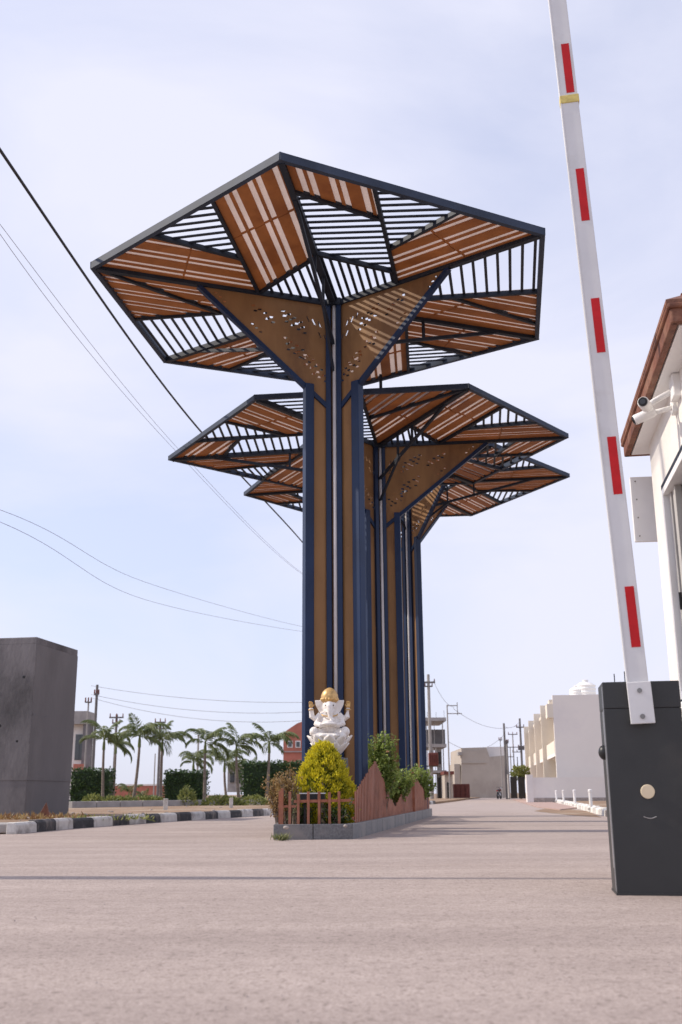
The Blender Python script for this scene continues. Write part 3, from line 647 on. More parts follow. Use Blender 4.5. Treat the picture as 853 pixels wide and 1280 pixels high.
# weed tuft at the foot of the slabs
def tuft(base, h_, n, seed, label, m_='lf_weed'):
    rnd = random.Random(seed); m = MB()
    for i in range(n):
        a = rnd.uniform(0, 6.28); d = Vector((math.cos(a)*.7, math.sin(a)*.7, rnd.uniform(.5, 1.4)))
        m.leaf(Vector(base)+Vector((rnd.gauss(0, h_*.35), rnd.gauss(0, h_*.15), 0)), d, rv(rnd), h_*rnd.uniform(.5, 1.1), h_*.10, rnd.random())
    tag(m.build('weed_tuft', m_), label, 'weed')
q = onz(353, 1051); tuft(q+Vector((0, -.02, 0)), .12, 120, 3, 'small weed tuft at the foot of the granite slabs')
# low planting along the inside of the railing
for x_, lab in ((378, 'low green groundcover plant behind the first railing bars'), (420, 'low green groundcover plant behind the last railing bars')):
    q = aty(x_, 1025, 14.15); shrub('groundcover', (q.x, 14.15, .14), .24, .2, 12, 26, 'lf_hedge', lab, 'plant', int(x_), .05, .03)

# ------------------------------------------------------------------ boom barrier
CB = onz(772, 1119.3); cw, ch, cdp = .43, 1.165, .33
bb = thing('boom_barrier', CB, 'charcoal barrier cabinet with raised white boom bearing red strips', 'boom barrier')
ax = lambda u, v, z: CB+W*u+U*v+Vector((0, 0, z))               # u along the front, v into depth
def qbox(u0, u1, v0, v1, z0, z1): return MB().prism([ax(u0, v0, z0), ax(u1, v0, z0), ax(u1, v1, z0), ax(u0, v1, z0)], (0, 0, z1-z0))
body = qbox(.0, cw, 0, cdp, .0, ch-.1525).build('cabinet', 'cabinet', bb, bevel=.004)
qbox(.0, cw, -.001, cdp, ch-.151, ch).build('lid', 'cabinet', bb, bevel=.004)
qbox(-.004, cw+.004, -.004, cdp+.004, .0, .012).build('base_plate', 'cabinet', body)
qbox(-.003, .0, .05, .09, .14, 1.0).build('sunlit_strip', 'alu', body)  # bright strips stand in for sunlight on the cabinet's left side
qbox(-.003, .0, .02, .035, .02, 1.14).build('sunlit_strip', 'alu', body)
def disc(c, nrm, r, th, n=20):
    c, nrm = Vector(c), Vector(nrm).normalized(); a = nrm.orthogonal().normalized(); b_ = nrm.cross(a)
    return MB().prism([c+(a*math.cos(2*math.pi*k/n)+b_*math.sin(2*math.pi*k/n))*r for k in range(n)], nrm*th)
kn = aty(809, 989.5, 6.05); uu = (kn-CB).dot(W); disc(ax(uu, -.001, kn.z), -U, .039, .010, 28).build('round_plug', 'cream', body, bevel=.004)
sm = aty(812, 1020.5, 6.05); us = (sm-CB).dot(W)
MB().tube([ax(us-.035+.07*k/6, -.003, sm.z-.010*math.sin(math.pi*k/6)) for k in range(7)], .0022, 6).build('glint_arc', 'alu', body)  # curved glint on the cabinet front, modelled as a thin bright arc
side = ax(-.0, .12, aty(753, 940, 6.1).z); e = MB(); e.ell(side-W*.008, (.032, .035, .042), None, 16, 10); e.build('side_knob', 'black', bb, smooth=True)
for u_ in (.09, .15): MB().tube([ax(u_, .2, ch-.01), ax(u_, .2, ch+.05+u_*.2)], .003, 6).build('stub_wire', 'black', bb)
# boom
YB = -.035
def onplane(px, py, v):                                          # ray onto the cabinet's front plane shifted by v
    d = ray(px, py); n_ = U; return CAM+d*((CB+U*v-CAM).dot(n_)/d.dot(n_))
b0, b1 = onplane(803.5, 905, YB), onplane(697, 0, YB); bdv = (b1-b0).normalized(); bl = 6.4; bside = bdv.cross(U).normalized()
wB = .115
bo = MB().beam(b0+bdv*.02, b0+bdv*bl, wB, .05, up=U).build('boom_arm', 'boom', bb, bevel=.006)
MB().beam(b0, b0+bdv*.235, .135, .012, up=U, drop=.033).build('bracket', 'boom', bb, bevel=.004)
for q in (.04, .185):
    disc(b0+bdv*q-U*.039+U*.0, -U, .014, .008, 14).build('bolt', 'bolt', bb)
for (ya, yb, xa, xb) in ((55, 116, 703, 708), (211, 276, 721, 727), (373, 441, 740, 744.5), (546, 618, 762, 767), (733, 809, 786, 791)):
    pa, pb = onplane(xa, ya, YB-.028), onplane(xb, yb, YB-.028); ta, tb = (pa-b0).dot(bdv), (pb-b0).dot(bdv)
    off = -.012
    MB().beam(b0+bdv*tb+bside*off, b0+bdv*ta+bside*off, .052, .003, up=U, drop=.0265).build('red_reflector', 'red', bo)
pt = onplane(708, 127, YB); tt = (pt-b0).dot(bdv)
MB().beam(b0+bdv*(tt-.03), b0+bdv*(tt+.03), wB+.012, .062, up=U).build('joint_tape', 'tape', bo, bevel=.004)
# lower boom face edge lip on the road side
MB().beam(b0+bdv*.22-bside*(-wB/2), b0+bdv*bl-bside*(-wB/2), .008, .058, up=U).build('rubber_lip', 'boom', bo)

# ------------------------------------------------------------------ guard house
EZ = 3.2
E0, E1 = onz(784, 566, EZ), onz(843, 399, EZ); ed = (E1-E0).normalized(); en = Vector((-ed.y, ed.x, 0)); en = en if en.x > 0 else -en
el_ = (E1-E0).length
gh = thing('guard_house', (E0+en*.6).xy.to_3d(), 'white guard house with brown eaves and sliding window behind the barrier cabinet', 'guard house')
hx = lambda t, s, z: E0+ed*t+en*s+Vector((0, 0, z-EZ))           # t along the eave toward the camera, s inward
def hbox(t0, t1, s0, s1, z0, z1): return MB().prism([hx(t0, s0, z0), hx(t1, s0, z0), hx(t1, s1, z0), hx(t0, s1, z0)], (0, 0, z1-z0))
OV = .14; T0 = .24; T1 = el_-.30; DP = 3.0
# wall facing the road with an opening for the window
w0, w1, z0w, z1w = T0+.50, T0+2.05, 1.16, 2.66
wl = hbox(T0, w0, OV, OV+.15, 0, EZ-.03).build('wall', 'wall_white', gh)
hbox(w1, T1, OV, OV+.15, 0, EZ-.03).build('wall', 'wall_white', gh)
hbox(w0, w1, OV, OV+.15, 0, z0w).build('wall', 'wall_white', gh); hbox(w0, w1, OV, OV+.15, z1w, EZ-.03).build('wall', 'wall_white', gh)
hbox(T0, T0+.15, OV+.15, OV+DP, 0, EZ-.03).build('wall', 'wall_white', gh); hbox(T1-.15, T1, OV+.15, OV+DP, 0, EZ-.03).build('wall', 'wall_white', gh)
hbox(T0+.15, T1-.15, OV+DP-.15, OV+DP, 0, EZ-.03).build('wall', 'wall_white', gh)
hbox(T0-.05, T1+.05, OV-.05, OV, 0, .25).build('plinth', 'granite', gh)
hbox(.03, el_-.03, .03, DP+.6, EZ-.03, EZ+.03).build('soffit', 'white_paint', gh)
for a_, b_, in (((0, 0), (el_, 0)), ((0, 0), (0, DP+.63)), ((el_, 0), (el_, DP+.63))):
    p, q = hx(a_[0], a_[1], EZ+.02), hx(b_[0], b_[1], EZ+.02); dr = (q-p).normalized()
    MB().beam(p-dr*.02, q+dr*.02, .045, .10).build('fascia', 'tile', gh, bevel=.008)
    MB().beam(p+Vector((0, 0, .055))-dr*.035, q+Vector((0, 0, .055))+dr*.035, .08, .035).build('gutter', 'rust', gh, bevel=.012)
# tiled hip roof, row by row
tp = EZ+.09; hr = .95
for k in range(11):
    f0, f1 = k/11, (k+1)/11+.02; ins = lambda f: f*min(el_, DP+.6)/2*.98
    a0_, a1_ = ins(f0), ins(min(1, f1)); za, zb_ = tp+hr*f0, tp+hr*min(1, f1)
    MB().prism([hx(-.02+a0_, -.04+a0_, za), hx(el_+.02-a0_, -.04+a0_, za), hx(el_-a1_, a1_, zb_), hx(a1_, a1_, zb_)], (0, 0, .03)).build('tile_course', 'tile', gh)
    MB().prism([hx(a0_-.02, -.04+a0_, za), hx(a1_, a1_, zb_), hx(a1_, DP+.6-a1_, zb_), hx(a0_-.02, DP+.6-a0_, za)], (0, 0, .03)).build('tile_course', 'tile', gh)
    MB().prism([hx(el_+.02-a0_, -.04+a0_, za), hx(el_+.02-a0_, DP+.6-a0_, za), hx(el_-a1_, DP+.6-a1_, zb_), hx(el_-a1_, a1_, zb_)], (0, 0, .03)).build('tile_course', 'tile', gh)
# window
wn = hbox(w0+.01, w1-.01, OV+.08, OV+.09, z0w+.01, z1w-.01).build('window', 'glass', gh)
def wf(t0, t1, z0, z1, s0, s1, m='white_paint', nm='frame'): hbox(t0, t1, s0, s1, z0, z1).build(nm, m, wn, bevel=.004)
wf(w0-.05, w0, z0w-.05, z1w+.05, OV-.012, OV+.01, 'steel_dark', 'trim'); wf(w0, w1, z1w, z1w+.05, OV-.012, OV+.01, 'steel_dark', 'trim')
wf(w0, w0+.05, z0w, z1w, OV-.02, OV+.075); wf(w0+.05, w1, z1w-.05, z1w, OV-.02, OV+.075); wf(w0+.05, w1, z0w, z0w+.05, OV-.02, OV+.075)
for k, t_ in enumerate((.09, .17, .27, .62, .72, 1.18)):
    wf(w0+t_, w0+t_+.045, z0w+.05, z1w-.05, OV+.02+.01*(k % 2), OV+.07, 'frame_grey', 'sash')
wf(w0-.06, w1+.02, z0w-.10, z0w-.05, OV-.09, OV+.02, 'white_paint', 'sill')
hbox(w0+.20, w0+.215, OV+.0, OV+.02, 1.75, 1.87).build('latch', 'black', wn)
# cctv cameras under the eave
def cctv(c, d, lab, big=.82):
    c, d = Vector(c), Vector(d).normalized(); o = thing('security_camera', c, lab, 'camera')
    b_ = MB(); b_.tube([c-d*.12*big, c-d*.10*big, c+d*.06*big, c+d*.075*big], [.035*big, .046*big, .046*big, .042*big], 16); b_.build('housing', 'white_paint', o, smooth=True)
    MB().tube([c+d*.070*big, c+d*.085*big], .037*big, 16).build('lens_ring', 'black', o); MB().tube([c+d*.083*big, c+d*.09*big], .022*big, 14).build('lens', 'lens', o)
    return o
cz = onz(806, 503, EZ-.20); tq = (Vector((cz.x, cz.y, 0))-Vector((E0.x, E0.y, 0))).dot(ed)
c1 = aty(806, 505, cz.y); wallp = hx(tq, OV, c1.z)
o = cctv(c1, (-.42, -.86, -.10), 'white bullet security camera with black lens under the brown eave')
MB().tube([c1+Vector((.03, .05, .0)), c1+Vector((.10, .10, .06)), wallp+Vector((-.0, 0, .10))], .02, 8).build('arm', 'white_paint', o, smooth=True)
MB().beam(wallp-en*.05+Vector((0, 0, .10)), wallp+en*.01+Vector((0, 0, .10)), .13, .16).build('junction_box', 'white_paint', o, bevel=.01)
c2 = aty(803, 521, cz.y+.15); o2 = cctv(c2, (-.93, .30, -.35), 'white downward security camera below the bullet camera', .75)
w2 = hx((Vector((c2.x, c2.y, 0))-Vector((E0.x, E0.y, 0))).dot(ed), OV, c2.z+.06)
MB().tube([c2+Vector((.03, .02, .02)), w2+en*.005], .017, 8).build('arm', 'white_paint', o2, smooth=True)
MB().beam(w2-en*.03, w2+en*.01, .1, .1).build('junction_box', 'white_paint', o2, bevel=.008)
# white board fixed to the far end wall
sg = hx(-.02, OV-.11, 0); bz0, bz1 = aty(800, 677, sg.y).z, aty(800, 596, sg.y).z; bx0 = aty(791, 636, sg.y).x
bo2 = thing('metal_board', (bx0+.15, sg.y, bz0), 'white riveted metal board projecting from the guard house corner', 'board')
MB().box((bx0+.19, sg.y, (bz0+bz1)/2), (.38, .03, bz1-bz0), -HEAD*.6).build('panel', 'white_paint', bo2, bevel=.004)
for k in range(4): disc((bx0+.035, sg.y-.011, bz0+(bz1-bz0)*(.08+.28*k)), (0, -1, 0), .006, .006, 8).build('rivet', 'bolt', bo2)
for k in range(2): MB().beam((bx0+.27, sg.y+.0, bz0+(bz1-bz0)*(.25+.5*k)), hx(T0+.03, OV+.12, bz0+(bz1-bz0)*(.25+.5*k)), .03, .03).build('bracket', 'alu', bo2)

# ------------------------------------------------------------------ grey plastered block on the left
gc = aty(31, 1016, 24.0); gc.z = 0; gd = 2.35; gzt = aty(41, 796, 24.0).z
gb_ = thing('plastered_block', gc, 'windowless grey cement-plastered block with water stains behind the striped kerb', 'building')
gx = lambda u, v, z: gc+W*u+U*v+Vector((0, 0, z))
lifts = [0, .95, 2.35, gzt-.16]
m = MB().prism([gx(-7, .06, .05), gx(-.06, .06, .05), gx(-.06, gd, .05), gx(-7, gd, .05)], (0, 0, gzt-.1)).build('core', 'plaster_grey', gb_)
for k in range(len(lifts)-1):                                    # coats of plaster end in faint uneven ledges
    a_, b_ = lifts[k], lifts[k+1]; j = (.0, .012, .004)[k]; nn = 9
    for face in (0, 1):
        P0, P1 = ((gx(-7, -j, 0), gx(j-.004, -j, 0)) if face == 0 else (gx(j, -j+.004, 0), gx(j, gd, 0))); inn = (U if face == 0 else -W)*.09
        top = [P0.lerp(P1, q/nn)+Vector((0, 0, b_+(random.uniform(-.05, .03) if k < 2 else 0))) for q in range(nn+1)]
        m = MB()
        for q in range(nn):
            lo0, lo1 = P0.lerp(P1, q/nn)+Vector((0, 0, a_-.06 if k else 0)), P0.lerp(P1, (q+1)/nn)+Vector((0, 0, a_-.06 if k else 0)); o_ = len(m.v)
            m.v += [lo0, lo1, top[q+1], top[q], lo0+inn, lo1+inn, top[q+1]+inn, top[q]+inn]
            m.f += [(o_, o_+1, o_+2, o_+3), (o_+3, o_+2, o_+6, o_+7), (o_+4, o_+7, o_+6, o_+5), (o_, o_+3, o_+7, o_+4), (o_+1, o_+5, o_+6, o_+2)]
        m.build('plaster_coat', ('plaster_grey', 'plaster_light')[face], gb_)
MB().prism([gx(-7.05, .0, gzt-.17), gx(.0, .0, gzt-.17), gx(.0, gd, gzt-.17), gx(-7.05, gd, gzt-.17)], (0, 0, .17)).build('coping', 'plaster_grey', gb_, bevel=.02)
for (u_, z_, r_) in ((-.25, 3.2, .035), (-.75, 2.1, .04), (-.3, 1.75, .03), (-.9, 2.9, .04)): disc(gx(u_, -.012, z_), -U, r_, -.004, 10).build('putlog_hole', 'black', gb_)

# weeds and rubble on the verge before the block
def heap(c, r, n, m_, name, label, cat, seed, hh=.12):
    rnd = random.Random(seed); m = MB()
    for i in range(n):
        a = rnd.uniform(0, 6.28); d_ = math.sqrt(rnd.random()); q = Vector(c)+Vector((math.cos(a)*r[0]*d_, math.sin(a)*r[1]*d_, 0))
        m.leaf(q, rv(rnd)+Vector((0, 0, .8)), rv(rnd), rnd.uniform(.5, 1.2)*hh, hh*.22, rnd.random())
    o = m.build(name, m_); tag(stuff(o), label, cat)
q = onz(40, 1024, .11); heap((q.x, q.y+.2, .1), (1.1, .5), 380, 'lf_dry', 'dry_litter', 'dry leaf and twig litter piled behind the near kerb stones', 'litter', 21, .16)
q = onz(140, 1024, .11); heap((q.x, q.y, .1), (.8, .9), 160, 'lf_low', 'verge_weeds', 'yellow green weeds on the bare verge', 'weeds', 22, .14)
for k in range(26):
    px = random.uniform(0, 330); base = onz(px, 1036-px*.06-random.uniform(4, 14), .11); r = random.uniform(.02, .06)
    e = MB(); e.ell((base.x, base.y, .105+r*.25), (r*1.3, r, r*.7), rzm(random.uniform(0, 180)), 8, 5)
    tag(e.build('rubble_stone', 'stone'), 'small rubble stone on the bare earth verge', 'stone', 'rubble stones on the verge')
q = onz(56, 1022, .12); bk = MB().prism([(q.x-.16, q.y, .1), (q.x+.12, q.y, .1), (q.x+.0, q.y+.04, .42)], (0, .05, 0)); tag(bk.build('broken_tile', 'rust', bevel=.006), 'orange broken tile shard leaning in the dry litter', 'tile')

# low edging wall behind the verge with white posts
e0, e1 = aty(88, 1004, 40), aty(380, 1000, 52); ew = thing('edging_wall', (e0.x, e0.y, .1), 'low grey edging wall along the palm bed', 'wall')
dE = Vector((e1.x-e0.x, e1.y-e0.y, 0)); nE = 12
for k in range(nE):
    a_, b_ = e0+dE*(k/nE), e0+dE*((k+1)/nE-.002); a_.z = b_.z = .20; MB().beam(a_, b_, .25, .28).build('edging_block', 'concrete', ew, bevel=.02)
for k, px in enumerate((207, 289)):
    q = aty(px, 1012, 33+k*4); o = MB(); o.box((q.x, q.y, .25), (.12, .12, .32)); o.box((q.x, q.y, .425), (.14, .14, .03)); tag(o.build('marker_post', 'kerb_white', bevel=.012), ('short white marker post near the broad drooping palm', 'short white marker post before the grey gatehouse')[k], 'post', 'white marker posts on the verge')

# ------------------------------------------------------------------ palms, hedges, low shrubs
def frond_mesh(seed, up, droop, Ln=1.6):
    rnd = random.Random(seed); m = MB(); n = 20; pts = []
    for i in range(n+1):
        t = i/n; ang = R(up)-R(droop)*t**1.5; pts.append((pts[-1]+Vector((math.cos(ang), .02*math.sin(3*t), math.sin(ang)))*Ln/n) if pts else Vector((0, 0, 0)))
    for i in range(2, n):
        d_ = (pts[i+1]-pts[i]).normalized(); t = i/n
        for s in (-1, 1):
            for k in range(3):
                p = pts[i].lerp(pts[i+1], k/3); ll = .46*math.sin(math.pi*min(1, .2+t*.76))**.6*rnd.uniform(.7, 1.1)
                dn = rnd.uniform(.2, .75)
                m.leaf(p, d_*.7+Vector((0, s*rnd.uniform(.35, .8), -dn)), Vector((0, s, .6)), ll, .034, max(0, min(1, rnd.gauss(.45, .25))))
    m.tube(pts[::2], .013, 4); m.tone += [.75]*(len(m.v)-len(m.tone))
    return m.mesh('frond', 'lf_palm')
FR = [frond_mesh(40+k, u_, d_, l_) for k, (u_, d_, l_) in enumerate(((80, 60, 1.35), (70, 110, 1.6), (58, 120, 1.6), (40, 115, 1.5), (15, 95, 1.3), (74, 140, 1.75)))]
def palm(px, ytop, dist, ht_scale, label, seed, wind=1.0, nf=11):
    rnd = random.Random(seed); q = aty(px, 1000, dist); z = aty(px, ytop+24, dist).z; root = thing('palm_tree', (q.x, q.y, .08), label, 'palm', 'palms along the bed')
    bend = rnd.uniform(-.22, .22); s_ = ht_scale; hh = z-.45*s_
    MB().tube([(bend*math.sin(t*1.5), 0, hh*t) for t in (0, .1, .3, .5, .7, .9, 1)], [x*s_*.72 for x in (.15, .11, .09, .085, .08, .075, .07)], 9).build('trunk', 'bark', root, local=True, smooth=True)
    tx = bend*math.sin(1.5)
    cs_ = MB().tube([(tx, 0, hh-.02), (tx, 0, hh+.25*s_), (tx, 0, hh+.5*s_)], [.07*s_, .06*s_, .025*s_], 8); cs_.tone = [.6]*len(cs_.v); cs_.build('crownshaft', 'lf_palm', root, local=True)
    a0 = rnd.uniform(0, 6.28)
    for k in range(nf):
        a = a0+2*math.pi*k/nf+rnd.uniform(-.4, .4); a_ = a-.45*wind*math.sin(a)      # the wind gathers fronds to the right
        f = bpy.data.objects.new('frond', FR[(1, 2, 5, 3, 2, 4, 0, 3, 1, 2, 4)[k % 11]]); col.objects.link(f); f.parent = root
        f.location = (tx, 0, hh+.40*s_); sc_ = rnd.uniform(.78, 1.15)*s_*.9; f.scale = (sc_, sc_, sc_); f.rotation_euler = (rnd.uniform(-.3, .3), rnd.uniform(-.25, .25)+.18*math.cos(a_), a_)
for i, (px, yt, ds, s_, lab) in enumerate((
    (129, 902, 47, 1.0, 'palm with brown lower fronds beside the left house'), (142, 909, 54, .95, 'palm half hidden behind its neighbour near the pole'),
    (166, 898, 46, 1.05, 'palm with one tall arching frond beyond the clipped hedge'), (201, 903, 47, 1.05, 'broad drooping palm standing before the crossarm pole'),
    (241, 930, 62, 1.0, 'small palm behind the second hedge'), (256, 906, 47, 1.05, 'palm growing in front of the middle hedge'),
    (284, 930, 64, 1.1, 'small palm standing far behind the bed, left of the grey gatehouse'), (300, 910, 47, 1.05, 'palm between middle hedge and dark hedge'), (333, 906, 47, 1.0, 'palm in front of the dark hedge by the brick house'),
    (180, 975, 90, .8, 'tiny distant palm between the hedges'), (158, 968, 85, .9, 'small distant palm behind the low shrubs'), (317, 940, 66, .9, 'small palm behind the dark hedge'))):
    palm(px, yt, ds, s_*(1 if ds < 60 else 1.15), lab, 60+i, 1.0, (11, 9, 12, 10)[i % 4] if ds < 80 else 8)
def hedge(x0, x1, yt, yb, dist, label, seed):
    rnd = random.Random(seed); a, b_ = aty(x0, yt, dist), aty(x1, yt, dist); zt = a.z; zb = .05; dp = 1.1
    root = thing('hedge', ((a.x+b_.x)/2, dist, .05), label, 'hedge', None); m = MB(); wd = b_.x-a.x
    core = MB(); core.box((0, dp*.5, (zt-zb)/2), (wd*.93, dp*.85, (zt-zb)*.95)); core.build('branches', 'lf_hedge', root, local=True)
    for i in range(int(700*wd)):
        f = rnd.random(); 
        if f < .66: q = Vector((rnd.uniform(-wd/2, wd/2), rnd.uniform(-.06, .1), rnd.uniform(0, zt-zb)))
        elif f < .86: q = Vector((rnd.uniform(-wd/2, wd/2), rnd.uniform(0, dp), zt-zb+rnd.uniform(-.1, .08)))
        else: q = Vector((rnd.choice((-1, 1))*wd/2+rnd.uniform(-.07, .07), rnd.uniform(0, dp), rnd.uniform(0, zt-zb)))
        q += Vector((0, .12, .1))*mnoise.noise(q*1.3)
        m.leaf(q, rv(rnd)+Vector((0, -.4, .4)), rv(rnd), rnd.uniform(.1, .17), .075, max(0, min(1, rnd.gauss(.42, .25)+.3*mnoise.noise(q*2.2+Vector((seed, 0, 0))))))
    stuff(m.build('foliage', 'lf_hedge', root, local=True))
hedge(88, 139, 963, 1004, 52, 'dark clipped box hedge next to the grey plastered block', 1)
hedge(205, 258, 965, 998, 54, 'clipped box hedge between two palms, middle of the bed', 2)
hedge(302, 385, 954, 996, 53, 'tall dark clipped hedge running behind the island toward the brick house', 3)
def lowbush(px, dist, w_, h_, seed, label, m_='lf_low'):
    rnd = random.Random(seed); q = aty(px, 1000, dist); m = MB(); root = thing('low_shrub', (q.x, dist, .08), label, 'shrub', 'low shrubs along the bed')
    for i in range(420):
        v = rv(rnd); v.z = abs(v.z); m.leaf(Vector((v.x*w_/2, v.y*.5, v.z*h_))*rnd.uniform(.7, 1), v+rv(rnd)*.6, rv(rnd), .14, .07, rnd.random())
    stuff(m.build('foliage', m_, root, local=True)); MB().tube([(0, 0, 0), (.02, 0, h_*.7)], [.03, .01], 6).build('stem', 'bark', root, local=True)
for i, (px, w_, h_, lab) in enumerate(((116, 1.0, .5, 'rounded yellow green shrub at the foot of the leftmost palm'), (141, 1.3, .42, 'low yellowish shrub between two palm trunks'), (157, 1.2, .4, 'pale low shrub right of the leftmost palms'), (178, 1.2, .38, 'flat low shrub before the distant small palm'), (192, 1.1, .38, 'low shrub beside the broad drooping palm'), (234, .8, .8, 'upright light green shrub before the middle hedge'), (274, 1.5, .42, 'wide low shrub right of the middle hedge'), (288, 1.2, .36, 'low shrub before the grey gatehouse'), (318, 1.3, .4, 'low shrub left of the tall dark hedge'))):
    lowbush(px, 45.2, w_, h_, 80+i, lab)

# ------------------------------------------------------------------ far buildings
def bbox(m, x0, x1, yt, yb, dist, dp):                            # a box whose front fills the given picture span at the given distance
    a, b_ = aty(x0, yt, dist), aty(x1, yb, dist); z0 = max(b_.z, -.02); m.box(((a.x+b_.x)/2, dist+dp/2, (a.z+z0)/2), (b_.x-a.x, dp, a.z-z0)); return m
def part(name, m_, root, spans, dist, dp, bevel=0):
    for s in spans: bbox(MB(), *s, dist, dp).build(name, m_, root, bevel=bevel)
def root_at(name, px, dist, label, cat):
    q = aty(px, 1000, dist); return thing(name, (q.x, dist, 0), label, cat)
b_ = root_at('left_house', 106, 66, 'pale two-storey house with grey upper band partly behind the plastered block', 'house')
part('wall', 'wall_white', b_, [(70, 104, 905, 1010)], 66, 1.2); part('roof_slab', 'concrete', b_, [(68, 109, 889, 905)], 65.5, 1.8)
part('column', 'plaster_grey', b_, [(104.5, 108.5, 905, 1010)], 65.6, .6); part('balcony', 'brick_red', b_, [(92, 105, 955, 963)], 65.2, .8)
for s in ((74, 82, 915, 935), (95, 99, 918, 950), (100.5, 103, 918, 950)): part('window', 'glass', b_, [s], 65.95, .1)
b_ = root_at('brick_house', 372, 120, 'red brick house with a curved gable behind the palms', 'house')
dst = 120; gp = [(354.5, 952), (354.5, 916), (360, 912), (366, 908), (372, 904), (378, 902), (390, 902), (398, 905), (404, 912), (404, 952)]
pts = [aty(x_, y_, dst) for x_, y_ in gp]; lo = MB().prism([Vector((pts[0].x, dst, 0))]+pts[1:-1]+[Vector((pts[-1].x, dst, 0))], (0, 9, 0)); wl_ = lo.build('wall', 'brick_red', b_)
for x_ in (359.5, 369.5, 392):
    part('window', 'white_paint', b_, [(x_, x_+6.5, 926, 934.5)], dst-.1, .15); part('pane', 'glass', b_, [(x_+1, x_+5.5, 927.2, 933.5)], dst-.14, .1)
part('ledge', 'concrete', b_, [(354, 404.5, 939, 940)], dst-.2, .3)
b_ = root_at('grey_gatehouse', 293, 80, 'small grey gatehouse with open bays behind the palms', 'building')
part('wall', 'concrete', b_, [(285, 306, 957, 990)], 80, 4); part('opening', 'glass', b_, [(288, 293, 966, 978), (296, 301, 966, 978)], 79.9, .2); part('roof_slab', 'house_white', b_, [(283.5, 307.5, 955, 957.5)], 79.6, 5)
b_ = root_at('far_wall', 178, 100, 'low pinkish compound wall far beyond the hedges', 'wall')
part('wall', 'brick_red', b_, [(120, 205, 982, 1000)], 100, .4); part('coping', 'house_white', b_, [(119, 206, 980.5, 982)], 99.9, .6)

# unfinished concrete frame on the right
b_ = root_at('unfinished_building', 543, 95, 'unfinished concrete frame building with bare columns beside the last tower', 'building')
part('column', 'concrete', b_, [(524, 528, 896, 1002), (533, 536.5, 896, 1002), (543, 546, 898, 1002), (553, 557, 897, 1002)], 95, .5)
part('floor_slab', 'concrete', b_, [(522, 558, 897, 901), (522, 558.5, 930, 934), (522, 558.5, 963, 966)], 94.8, 7)
part('infill_wall', 'concrete', b_, [(528.1, 533, 934, 1002), (536.6, 543, 934, 1002), (546.1, 553, 934, 963), (546.1, 553, 966, 1002)], 95.3, .3); part('parapet', 'plaster_grey', b_, [(524, 557, 912, 930)], 98, .3); part('opening', 'black', b_, [(547.5, 551.5, 940, 955), (547.5, 551.5, 972, 1000)], 95.2, .1)
part('starter_bar', 'pole_i', b_, [(525, 525.6, 889, 896), (534, 534.6, 890, 896), (545, 545.6, 890, 897), (555, 555.6, 888, 897)], 95.2, .05)
b_ = root_at('small_shed', 562, 92, 'small beige shed at the foot of the unfinished frame', 'shed')
part('wall', 'beige', b_, [(556, 567, 968, 1001)], 92, 3); part('roof_slab', 'maroon', b_, [(555, 568, 964, 968)], 91.7, 3.6); part('door', 'black', b_, [(559, 563, 978, 1001)], 91.9, .1)
b_ = root_at('maroon_tank', 577, 100, 'maroon sheet metal container at the beige wall', 'container')
part('body', 'maroon', b_, [(567, 588, 980, 999)], 100, 2, .05); part('rib', 'maroon', b_, [(570, 571, 980, 999), (576, 577, 980, 999), (582, 583, 980, 999)], 99.9, .12)
# beige building with a sloping parapet
b_ = root_at('beige_building', 602, 118, 'beige blank-walled building with a sloped parapet closing the road', 'building')
pts = [aty(x_, y_, 118) for x_, y_ in ((577, 1005), (577, 935), (608, 934), (612, 946), (635, 944), (635, 1005))]
for q in pts: q.z = max(q.z, 0)
MB().prism(pts, (0, 12, 0)).build('wall', 'beige', b_)
pts = [aty(x_, y_, 119) for x_, y_ in ((608.5, 946), (608.5, 933.5), (635, 933.5), (635, 946))]; MB().prism(pts, (0, 6, 0)).build('parapet', 'house_white', b_)
part('annex', 'beige', b_, [(568, 577, 955, 1004)], 118.3, 6); part('balcony', 'concrete', b_, [(573, 577.5, 940, 944)], 117.6, 1.5)
part('band', 'beige', b_, [(577, 608, 953, 954)], 117.9, .3)
# black gate and white house row
b_ = root_at('black_gate', 647, 78, 'black sheet gate between beige building and white house wall', 'gate')
part('panel', 'black', b_, [(638, 647.3, 971, 998), (647.7, 657.5, 971, 998)], 78, .12); part('gate_post', 'concrete', b_, [(635, 638, 968, 998)], 77.9, .4)
DW = 62.0
b_ = root_at('white_house_row', 705, DW, 'row of white houses with stepped cream facade fins beyond the right kerb', 'house')
n0 = aty(690.5, 869, DW); hW = n0.z; dW = Vector((math.sin(R(6.9)), math.cos(R(6.9)), 0)); nW = Vector((dW.y, -dW.x, 0))
px_ = lambda u, v, z=0: Vector((n0.x, n0.y, z))+nW*u+dW*v
def pr(u0, u1, v0, v1, z0, z1): return MB().prism([px_(u0, v0, z0), px_(u1, v0, z0), px_(u1, v1, z0), px_(u0, v1, z0)], (0, 0, z1-z0))
pr(0, 11, 0, .3, 0, hW).build('end_wall', 'house_white', b_); pr(.9, 11, .3, 31, 0, hW-.35).build('wall', 'house_cream', b_)
